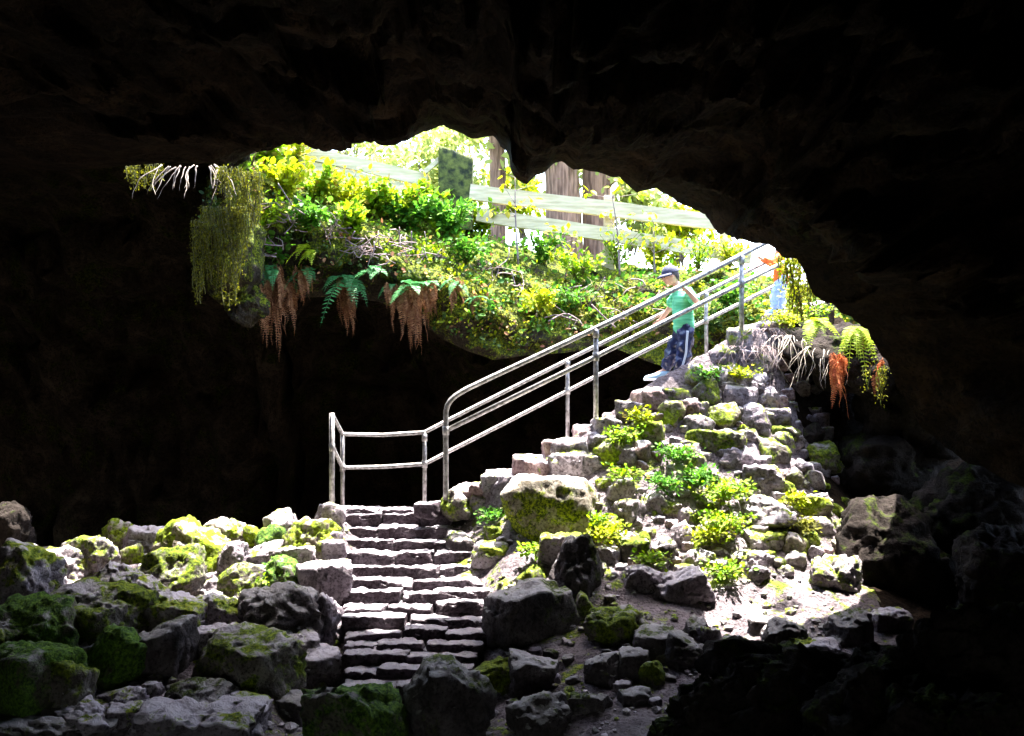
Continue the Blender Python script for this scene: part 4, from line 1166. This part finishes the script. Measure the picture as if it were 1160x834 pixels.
tree(653, 18.4, 11, 11, 'thin dark trunk standing close behind the thickest trunk', 'pine', 7.2, 1.6, 1600, 33)
tree(679, 17.4, 28, 12, 'pale striped tree trunk, rightmost of the trunks behind the fence', 'pine', 7.0, 2.2, 2400, 34)
def bush(px, py, d, wpx, hpx, label, mat, n, seed, size=.14, name='bush'):
    g = np.random.default_rng(seed)
    b = at(px, py + hpx * .5, d); W_ = wpx * d / F; Hh = hpx * d / F
    root = empty(name, tuple(b), label, 'bush')
    cs = np.stack([g.normal(0, W_ * .24, 26), g.normal(0, W_ * .18, 26), g.uniform(.12, .95, 26) * Hh], 1)
    sm = MB()
    for c in cs[:12]:
        V, Fc = tube(spline([np.zeros(3) + g.normal(0, .05, 3), c * np.array([.4, .4, .6]), c], 7), np.linspace(.022, .006, 7), 5); sm.add(V, Fc)
    sm.build('stem', M['twig'], root)
    V, Fc = leaf_cloud(g, cs, min(W_, Hh) * .24, n, size)
    mesh_obj('foliage', V, Fc, M[mat], root)
for i, a in enumerate([
    (470, 190, 19.5, 110, 120, 'pale airy bush under the highest notch of the cave roof', 'pine', 1500),
    (525, 190, 21, 70, 130, 'pale bush directly behind the mossy fence post', 'pine', 1000),
    (592, 225, 20, 60, 90, 'pale yellow bush between the slim trunk and the thickest trunk', 'leaf_y', 900),
    (716, 235, 18.5, 60, 90, 'pale green bush right of the rightmost trunk', 'pine', 1000),
    (770, 265, 19, 80, 70, 'low bright bush behind the right end of the fence', 'leaf_y', 1000),
    (400, 170, 22, 120, 60, 'faint pale bush behind the left part of the fence', 'pine', 700)]):
    bush(*a, seed=60 + i, size=.17)
# ------------------------------------------------------------------ plants on the bank
def plant(p, r, h, n, label, mat, seed, size=.10, group=None, name='leafy_plant', cat='plant', lean=(0, -.35, .3), stems=9):
    """Stems that fan out from one root, each carrying leaves along its length."""
    g = np.random.default_rng(seed)
    root = empty(name, tuple(p), label, cat, group)
    sm = MB(); PP = []; AX = []; NR = []
    for k in range(stems):
        a = g.uniform(0, 6.28); q = g.uniform(.3, 1)
        tip = np.array([math.cos(a) * r * q, math.sin(a) * r * q * .7, h * g.uniform(.4, 1)]) + np.array(lean) * r
        path = spline([np.zeros(3), tip * .5 + np.array([0, 0, h * .15]), tip], 9)
        V, Fc = tube(path, np.linspace(.009, .003, 9), 5); sm.add(V, Fc)
        m_ = max(3, n // stems)
        t = g.uniform(.2, 1, m_); ii = t * 8
        pts = np.stack([np.interp(ii, np.arange(9), path[:, j]) for j in range(3)], 1) + g.normal(0, .07 * r + .02, (m_, 3))
        PP.append(pts); AX.append(g.normal(0, .8, (m_, 3)) + tip / (np.linalg.norm(tip) + 1e-6) + np.array([0, -.2, -.25])); NR.append(g.normal(0, .45, (m_, 3)) + np.array([0, -.35, 1]))
    sm.build('stem', M['stem'], root)
    PP, AX, NR = map(np.concatenate, (PP, AX, NR))
    ln = size * g.uniform(.55, 1.25, len(PP))
    V, Fc = leaves(PP, AX, NR, ln, ln * .72)
    mesh_obj('foliage', V, Fc, M[mat], root)
    return root

def frond_geo(p, u, L, droop, g, npin=17, wid=.2, side=None):
    u = np.array(u, float); u /= np.linalg.norm(u)
    t = np.linspace(0, 1, npin + 2)
    path = np.array(p) + u * (t[:, None] * L) + np.array([0, 0, -1.0]) * (t[:, None] ** 2 * L * droop)
    V0, F0 = tube(path, np.linspace(.006, .002, len(t)), 4)
    T = np.gradient(path, axis=0); T /= np.linalg.norm(T, axis=1)[:, None]
    s_ = np.cross(T, [0, 0, 1.0]) + 1e-4; s_ /= np.linalg.norm(s_, axis=1)[:, None]
    nr = np.cross(s_, T)
    PP = []; AX = []; NR = []; LN = []
    for k in range(1, npin + 2):
        ln = L * wid * math.sin(math.pi * min(1, (t[k] * .92 + .08)) ** .75) + .01
        for sg in (1, -1):
            PP.append(path[k]); AX.append(s_[k] * sg + T[k] * .45 + g.normal(0, .08, 3)); NR.append(nr[k] + g.normal(0, .12, 3)); LN.append(ln)
    V1, F1 = leaves(np.array(PP), np.array(AX), np.array(NR), np.array(LN), np.array(LN) * .3)
    return np.vstack([V0, V1]), F0 + [[i + len(V0) for i in f] for f in F1]

def fern(p, label, mat, seed, nf=9, L=.5, droop=.7, spread=1.0, dead=0, dead_len=.8, dead_mat='dead', out=(0, -1, .25), width=.16, group=None):
    g = np.random.default_rng(seed)
    root = empty('fern', tuple(p), label, 'fern', group)
    for k in range(nf):
        u = np.array(out) + np.array([g.uniform(-1, 1) * spread, g.uniform(-.3, .3), g.uniform(-.2, .5)])
        V, Fc = frond_geo(g.normal(0, .02, 3), u, L * g.uniform(.7, 1.15), droop * g.uniform(.7, 1.4), g)
        mesh_obj('frond', V, Fc, M[mat], root)
    for k in range(int(dead * 1.8)):
        a = g.uniform(-1, 1)
        p0 = np.array([a * width * .8, g.uniform(-.14, .04), g.uniform(-.06, .06)])
        ln = dead_len * g.uniform(.35, 1.0) * (1 - .45 * abs(a))
        V, Fc = frond_geo(np.zeros(3), np.array([a * .10 + g.normal(0, .06), -.12, -.9]), ln, .15, g, int(12 + ln * 22), min(.16, .065 / ln))
        rz_ = g.uniform(0, 3.14); c_, s_ = math.cos(rz_), math.sin(rz_)
        V = V @ np.array([[c_, s_, 0], [-s_, c_, 0], [0, 0, 1]]) * np.array([.9, .9, 1]) + p0
        V[:, :2] += np.stack([fbm(V * 5 + seed + k, 2), fbm(V * 5 + seed + k + 40, 2)], 1) * .05
        mesh_obj('dead_frond', V, Fc, M[dead_mat], root)
    return root

def bp(px, py, out=.05):
    p = on_bank(px, py); p[1] -= out
    return p
k = 0
for (px, py, r, h, n, mat, lab) in [
    (304, 200, .40, .45, 260, 'leaf', 'bright leafy plant at the top left corner of the bank, under the roof lip'),
    (330, 196, .42, .40, 280, 'leaf_y', 'tall yellow green plant rising highest on the left end of the bank'),
    (352, 190, .36, .34, 200, 'leaf', 'bright leafy plant under the roof lip, hiding the left end of the planks'),
    (325, 228, .38, .35, 200, 'leaf_y', 'yellow leafy plant below the tallest one on the left bank'),
    (362, 226, .40, .24, 220, 'leaf', 'bright low plant before the white lower plank at the left'),
    (390, 238, .42, .24, 240, 'leaf_y', 'yellow leafed plant under the middle of the left planks'),
    (424, 246, .42, .26, 260, 'leaf', 'dense bright plant below the right end of the left planks'),
    (456, 250, .45, .28, 280, 'leaf', 'dense bright plant left of the mossy fence post'),
    (488, 256, .45, .36, 320, 'leaf', 'largest bright plant, its leaves covering the foot of the mossy post'),
    (462, 262, .38, .30, 200, 'leaf_g', 'green plant hanging over the brown twigs in the middle of the bank'),
    (512, 268, .42, .34, 220, 'leaf_g', 'green plant under the mossy fence post'),
    (546, 270, .36, .32, 180, 'leaf', 'small bright plant right of the mossy post, under the left end of the right planks'),
    (530, 300, .35, .25, 150, 'leaf_g', 'drooping green plant above the small brown ferns'),
    (318, 300, .34, .30, 130, 'leaf_g', 'broad leafed green plant over the longest brown fern skirt'),
    (300, 262, .36, .30, 150, 'leaf', 'bright leaves on the left face of the bank beside the hanging moss'),
    (352, 262, .32, .25, 120, 'leaf_g', 'green leaves in the upper left face of the bank, under the twigs'),
    (398, 268, .36, .26, 150, 'leaf', 'bright plant above the two drooping blue green fronds'),
    (615, 300, .34, .30, 140, 'leaf_g', 'green plant below the left tree trunks, behind twigs'),
    (655, 320, .36, .30, 150, 'leaf', 'bright plant under the thickest trunk at the rim'),
    (700, 306, .36, .42, 150, 'leaf', 'bright plant under the lower right plank, below the rightmost trunk'),
    (738, 300, .34, .34, 130, 'leaf_y', 'yellow plant at the rim just left of the boy\'s cap'),
    (790, 302, .36, .34, 140, 'leaf', 'bright plant at the rim right of the boy\'s cap'),
    (826, 300, .34, .28, 140, 'leaf_y', 'yellow plant below the right end of the fence'),
    (650, 352, .34, .22, 120, 'leaf_g', 'green plant in the middle of the mossy right bank'),
    (612, 355, .30, .2, 100, 'leaf_y', 'yellow plant on the mossy bank left of the near rail'),
    (822, 352, .34, .26, 140, 'leaf_g', 'green plant between the upper rail posts'),
    (798, 380, .34, .26, 140, 'leaf_d', 'dark green plant in the gap right of the boy\'s trousers')]:
    plant(bp(px, py), r * 1.1, h * 1.15, int(n * (2.3 if px < 560 else 2.4)), lab, mat, 100 + k, size=(.105 if px < 560 else .08) * (.75 + .5 * ((px * 7) % 10) / 10), stems=14); k += 1

for (px, py, lab, nf, L, dr, dead, dl, mat, dm, wd) in [
    (312, 305, 'fern with the longest hanging skirt of brown dead fronds', 4, .42, .8, 22, 1.15, 'fern', 'dead', .20),
    (346, 306, 'short brown fern skirt beside the longest one', 3, .4, .7, 10, .5, 'fern', 'dead', .14),
    (392, 318, 'fern with blue green drooping fronds over a brown skirt', 8, .58, .85, 14, .85, 'fern', 'dead', .15),
    (467, 326, 'fern with a wide tan skirt at the middle of the bank edge', 6, .42, .6, 20, .85, 'fern', 'dead', .24),
    (518, 318, 'small fern with a thin brown skirt at the end of the dark face', 3, .3, .7, 8, .5, 'fern', 'dead', .12),
    (425, 306, 'small green fern above the wide tan skirt, no dead fronds', 7, .38, .7, 0, 0, 'fern', 'dead', .1),
    (540, 338, 'little reddish brown fern on the mossy bank', 3, .22, .7, 6, .3, 'fern', 'dead', .09),
    (285, 300, 'fern on the left corner of the bank beside the hanging moss', 6, .36, .8, 0, 0, 'fern', 'dead', .1),
    (300, 318, 'narrow brown fern tassel left of the longest skirt', 2, .3, .8, 9, .8, 'fern', 'dead', .10),
    (330, 318, 'second tassel of the brown ferns, between the longest and the short skirt', 2, .3, .8, 8, .7, 'fern', 'dead', .09),
    (445, 326, 'thin tan fern tassel at the left side of the wide skirt', 2, .25, .8, 7, .55, 'fern', 'dead', .09),
    (488, 322, 'thin brown fern tassel at the right side of the wide skirt', 3, .3, .8, 7, .6, 'fern', 'dead', .08),
    (352, 285, 'pale fern high on the dark left face', 6, .36, .9, 0, 0, 'fern_y', 'dead', .1)]:
    fern(bp(px, py, .1), lab, mat, 300 + k, nf, L, dr, dead=dead, dead_len=dl, dead_mat=dm, width=wd); k += 1

def curtain(p, label, wdt, length, n, mat, seed, name='hanging_moss', cat='moss', dirv=(1, 0, 0)):
    """Threads of moss or lichen of unequal length, each a chain of small tufts."""
    g = np.random.default_rng(seed)
    rt = empty(name, tuple(p), label, cat); mv_ = MB(); ms_ = MB()
    for s_ in range(int(n * 1.3)):
        x = g.uniform(-1, 1) * wdt / 2; ln = length * g.uniform(.3, 1) * (1 - .45 * (abs(x) / (wdt / 2)) ** 2)
        m_ = int(ln / .008) + 2
        z = -np.linspace(0, ln, m_)
        fat = .010 + .016 * np.abs(np.sin(z * g.uniform(4, 9) + s_))
        P_ = np.stack([x * dirv[0] + .03 * np.sin(z * 7 + s_), x * dirv[1] + .03 * np.cos(z * 6 + s_) - g.uniform(0, .1), z], 1) + g.normal(0, 1, (m_, 3)) * fat[:, None]
        LN = g.uniform(.012, .036, m_)
        V, Fc = leaves(P_, g.normal(0, .6, (m_, 3)) + np.array([0, 0, -1.0]), g.normal(0, 1, (m_, 3)) + np.array([0, -1, 0]), LN, LN * .5)
        mv_.add(V, Fc)
        V, Fc = tube(np.stack([x * dirv[0] + .03 * np.sin(z * 7 + s_), x * dirv[1] + .03 * np.cos(z * 6 + s_) - .05, z], 1), .004, 4); ms_.add(V, Fc)
    mv_.build('foliage', M[mat], rt); ms_.build('stem', M['stem'], rt)
    return rt
curtain(at(278, 196, 11.6), 'olive moss curtain on the left end of the bank, its upper fringe', .35, 1.1, 26, 'hang', 401)
curtain(at(258, 235, 11.5), 'longest olive moss curtain hanging at the left end of the bank', .50, 1.25, 40, 'hang', 402)
curtain(at(228, 250, 11.5), 'thin yellow moss strand left of the longest moss curtain', .18, 1.15, 12, 'hang', 403)
curtain(at(164, 186, 11.2), 'small yellow moss tuft under the roof, left of the white roots', .35, .4, 14, 'hang', 404)
curtain(at(262, 190, 11.0), 'short moss fringe on the roof lip above the longest curtain', .28, .45, 14, 'hang', 405)
curtain(at(896, 290, 9.6), 'yellow moss tuft hanging from the roof lip beside the child', .22, .42, 30, 'leaf_y', 406)
curtain(at(906, 318, 9.8), 'yellow moss tuft lower on the roof lip, right of the child', .25, .42, 22, 'hang', 407)
curtain(at(1000, 415, 10.3), 'thin olive moss threads hanging right of the bright fern', .40, .45, 7, 'hang', 408)

def root_bunch(p, label, n, length, spread, mat, seed, r0=.009, fwd=(0, -.4, -.3), cat='roots'):
    g = np.random.default_rng(seed)
    rt = empty('root_cluster', tuple(p), label, cat)
    for j in range(n):
        a = g.uniform(-1, 1); L = length * g.uniform(.4, 1)
        pts = [np.array([a * spread * .35, g.normal(0, .05), 0])]
        v = np.array([a * .55, fwd[1] + g.normal(0, .2), fwd[2]])
        for s_ in range(7):
            v = v + np.array([g.normal(0, .28), g.normal(0, .2), -.25]); v /= np.linalg.norm(v)
            pts.append(pts[-1] + v * L / 7)
        V, Fc = tube(spline(pts, 18), np.linspace(r0 * g.uniform(.45, 1.1), r0 * .2, 18), 5)
        mesh_obj('root', V, Fc, M[mat], rt)
root_bunch(at(210, 188, 11.0), 'bunch of whitish bare roots hanging from the roof left of the bank', 20, .62, 1.0, 'root', 501)
root_bunch(at(246, 250, 11.6), 'few pale roots among the moss curtains', 7, .4, .5, 'root', 502)
for i, (px, py, d, n, L, sp, lab) in enumerate([
    (872, 372, 11.7, 46, .70, .9, 'tangled pale roots at the top of the rubble wall, below the child'),
    (905, 380, 11.5, 40, .85, .8, 'long pale roots hanging down the shaded side of the rubble wall'),
    (850, 392, 11.4, 30, .5, .6, 'short pinkish roots beside the topmost near post'),
    (938, 392, 11.2, 26, .8, .7, 'dangling roots left of the bright yellow fern')]):
    root_bunch(at(px, py, d), lab, n, L, sp, 'root' if i % 2 else 'twig', 510 + i, .0065, (0, -.9, .1))

# ------------------------------------------------------------------ ferns and plants on the right ledge and the rubble wall
fern(at(968, 374, 10.95), 'bright yellow green fern hanging from the right roof lip', 'fern_y', 601, 14, .38, 1.2, .8, 3, .5, 'dead_r', width=.08, out=(-.1, -.7, .1))
fern(at(949, 405, 10.7), 'red brown dead fern hanging under the bright yellow fern', 'dead_r', 602, 0, .3, 1.0, .5, 12, .62, 'dead_r', width=.09, out=(0, -.6, -.2))
fern(at(925, 366, 11.0), 'small yellow fern on the ledge left of the bright hanging one', 'fern_y', 603, 8, .38, .8, 1.0)
fern(at(992, 412, 10.7), 'dim reddish fern right of the bright hanging one', 'dead_r', 604, 0, .3, 1.0, .5, 6, .5, 'dead_r', width=.08)
def gp(px, py, out=.12):
    p = hit(px, py)
    p = at(px, py, 10.5) if p is None else p
    p = p.copy(); p[1] -= out; p[2] += .03
    return p
for (px, py, r, h, n, mat, lab) in [
    (815, 565, .34, .30, 220, 'leaf', 'brightest weed patch in the middle of the rubble wall'),
    (790, 548, .30, .26, 170, 'leaf_g', 'green weed just left of the brightest weed patch'),
    (822, 598, .34, .26, 200, 'leaf', 'bright weed hanging below the brightest patch'),
    (800, 612, .28, .2, 130, 'leaf_y', 'yellow weed low in the rubble wall'),
    (818, 652, .26, .2, 110, 'leaf', 'lowest green weed, at the foot of the rubble wall by the dirt'),
    (762, 522, .26, .24, 120, 'leaf_g', 'green weed in a crack below the flat yellow mossy stone'),
    (752, 555, .26, .2, 110, 'leaf_g', 'dark green weed left of the stones with the bright weeds'),
    (702, 502, .26, .26, 120, 'leaf', 'bright weed on the stair edge under the middle near post'),
    (704, 545, .26, .24, 120, 'leaf', 'bright weed right of the great mossy block'),
    (680, 612, .32, .22, 150, 'leaf_y', 'yellow cushion plant below the great mossy block'),
    (672, 596, .22, .2, 90, 'leaf', 'green plant touching the lower corner of the great mossy block'),
    (556, 590, .20, .2, 80, 'leaf_g', 'small green plant by the white topped stone near the rail corner'),
    (606, 628, .18, .18, 70, 'leaf', 'small green plant left of the pale angular stone'),
    (725, 478, .24, .2, 90, 'leaf_y', 'yellow plant on the flat white stone near the reddish step'),
    (800, 430, .18, .18, 70, 'leaf_g', 'small green plant near the cream stone by the boy\'s shoes'),
    (885, 372, .34, .26, 170, 'leaf_y', 'yellow plant at the feet of the child'),
    (915, 362, .34, .26, 170, 'leaf', 'bright plant on the ledge right of the child'),
    (900, 340, .26, .2, 110, 'leaf_y', 'small yellow plant just right of the child\'s jeans'),
    (895, 570, .2, .16, 70, 'leaf_y', 'small yellow plant on the ledge stone above the white cube'),
    (905, 600, .2, .16, 70, 'hang', 'olive plant left of the small white cube stone'),
    (318, 648, .22, .18, 90, 'leaf_g', 'small green weed among the stones left of the steps'),
    (306, 662, .18, .16, 60, 'leaf', 'smaller green weed under the other weed left of the steps'),
    (735, 640, .2, .22, 80, 'leaf', 'thin green weed beside the black faced stone'),
    (835, 430, .2, .16, 60, 'leaf_y', 'tiny yellow plant by the broad white slab')]:
    plant(gp(px, py), r * 1.0, h * .38, int(n * 2.2), lab, mat, 700 + k, size=.05, stems=16, lean=(0, -.2, .1)); k += 1

# saplings on the bank
def sapling(px, py, d, hpx, label, seed):
    g = np.random.default_rng(seed); b = at(px, py, d); H = hpx * d / F
    rt = empty('sapling', tuple(b), label, 'sapling')
    path = spline([np.zeros(3), np.array([g.normal(0, .05), 0, H * .5]), np.array([g.normal(0, .1), g.normal(0, .05), H])], 14)
    V, Fc = tube(path, np.linspace(.018, .006, 14), 6); st_ = mesh_obj('stem', V, Fc, M['twig'], rt)
    PP = []
    for q in range(7):
        i = int(g.integers(4, 14)); tip = path[i] + np.array([g.normal(0, .22), g.normal(0, .1), g.uniform(.05, .25)])
        V, Fc = tube(spline([path[i], (path[i] + tip) / 2, tip], 6), np.linspace(.006, .002, 6), 4); mesh_obj('twig', V, Fc, M['twig'], st_)
        PP += [tip + g.normal(0, .05, 3) for _ in range(7)]
    PP = np.array(PP); n = len(PP); ln = g.uniform(.07, .13, n)
    V, Fc = leaves(PP, g.normal(0, .6, (n, 3)) + np.array([0, 0, -.4]), g.normal(0, .5, (n, 3)) + np.array([0, -.5, 1]), ln, ln * .7)
    mesh_obj('foliage', V, Fc, M['leaf_y'], rt)
sapling(587, 300, 14.0, 100, 'thin sapling crossing the planks left of the thickest trunk', 801)
sapling(702, 312, 14.1, 95, 'thin yellow leafed sapling in front of the planks, right of the trunks', 802)
sapling(742, 315, 14.0, 60, 'short sapling left of the boy, reaching the lower plank', 803)
sapling(640, 318, 14.1, 50, 'short bare sapling under the thickest trunk', 804)

# ------------------------------------------------------------------ what nobody could count: ground cover, moss tufts, dead twigs
def scatter(name, mat, n, cols, rows_, size, seed, jit=.05, up=.6):
    g = np.random.default_rng(seed)
    u = g.integers(cols[0], cols[1], n); v = g.integers(rows_[0], rows_[1], n)
    P_ = bank[v, u] + g.normal(0, jit, (n, 3)) + np.array([0, -.03, .02])
    m_ = fbm(P_ * 2.2 + seed, 3) > -.02
    P_ = P_[m_]; n = len(P_)
    ln = size * g.uniform(.5, 1.4, n)
    V, Fc = leaves(P_, g.normal(0, .7, (n, 3)) + np.array([0, -.4, -.2]), g.normal(0, .5, (n, 3)) + np.array([0, -.8, up]), ln, ln * .7)
    return tag(mesh_obj(name, V, Fc, M[mat]), kind='stuff')
scatter('undergrowth', 'leaf', 5200, (20, 150), (34, 60), .065, 901)
scatter('undergrowth', 'leaf_d', 3600, (20, 200), (6, 44), .055, 902)
scatter('undergrowth', 'hang', 6500, (140, 285), (4, 46), .045, 903, .03)
scatter('undergrowth', 'leaf_g', 2600, (150, 285), (12, 60), .085, 904)
scatter('undergrowth', 'leaf_y', 3600, (135, 290), (7, 60), .055, 905)
scatter('foliage', 'dead', 700, (25, 230), (8, 46), .06, 906, .06)
mb = MB(); g = np.random.default_rng(950)
for (px, py, n_, sp) in [(300, 240, 26, .35), (340, 250, 24, .35), (372, 262, 26, .3), (410, 285, 34, .4), (445, 282, 34, .4), (480, 290, 24, .35), (300, 280, 18, .3), (560, 312, 20, .35), (590, 322, 24, .35), (700, 338, 36, .45), (740, 340, 26, .35), (660, 335, 20, .35), (640, 372, 14, .3), (690, 362, 16, .3), (770, 345, 20, .3), (880, 385, 20, .3)]:
    c0 = bp(px, py, .08)
    for j in range(int(n_ * (.7 if px < 500 else .45))):
        a = c0 + g.normal(0, sp * .5, 3) * np.array([1, .4, .5]); v = g.normal(size=3) * np.array([1, .5, .55]); v /= np.linalg.norm(v); L = g.uniform(.15, .55)
        V, Fc = tube(spline([a - v * L / 2, a + g.normal(0, .05, 3), a + v * L / 2], 7), g.uniform(.004, .010), 4); mb.add(V, Fc)
tag(mb.build('debris', M['twig']), kind='stuff')
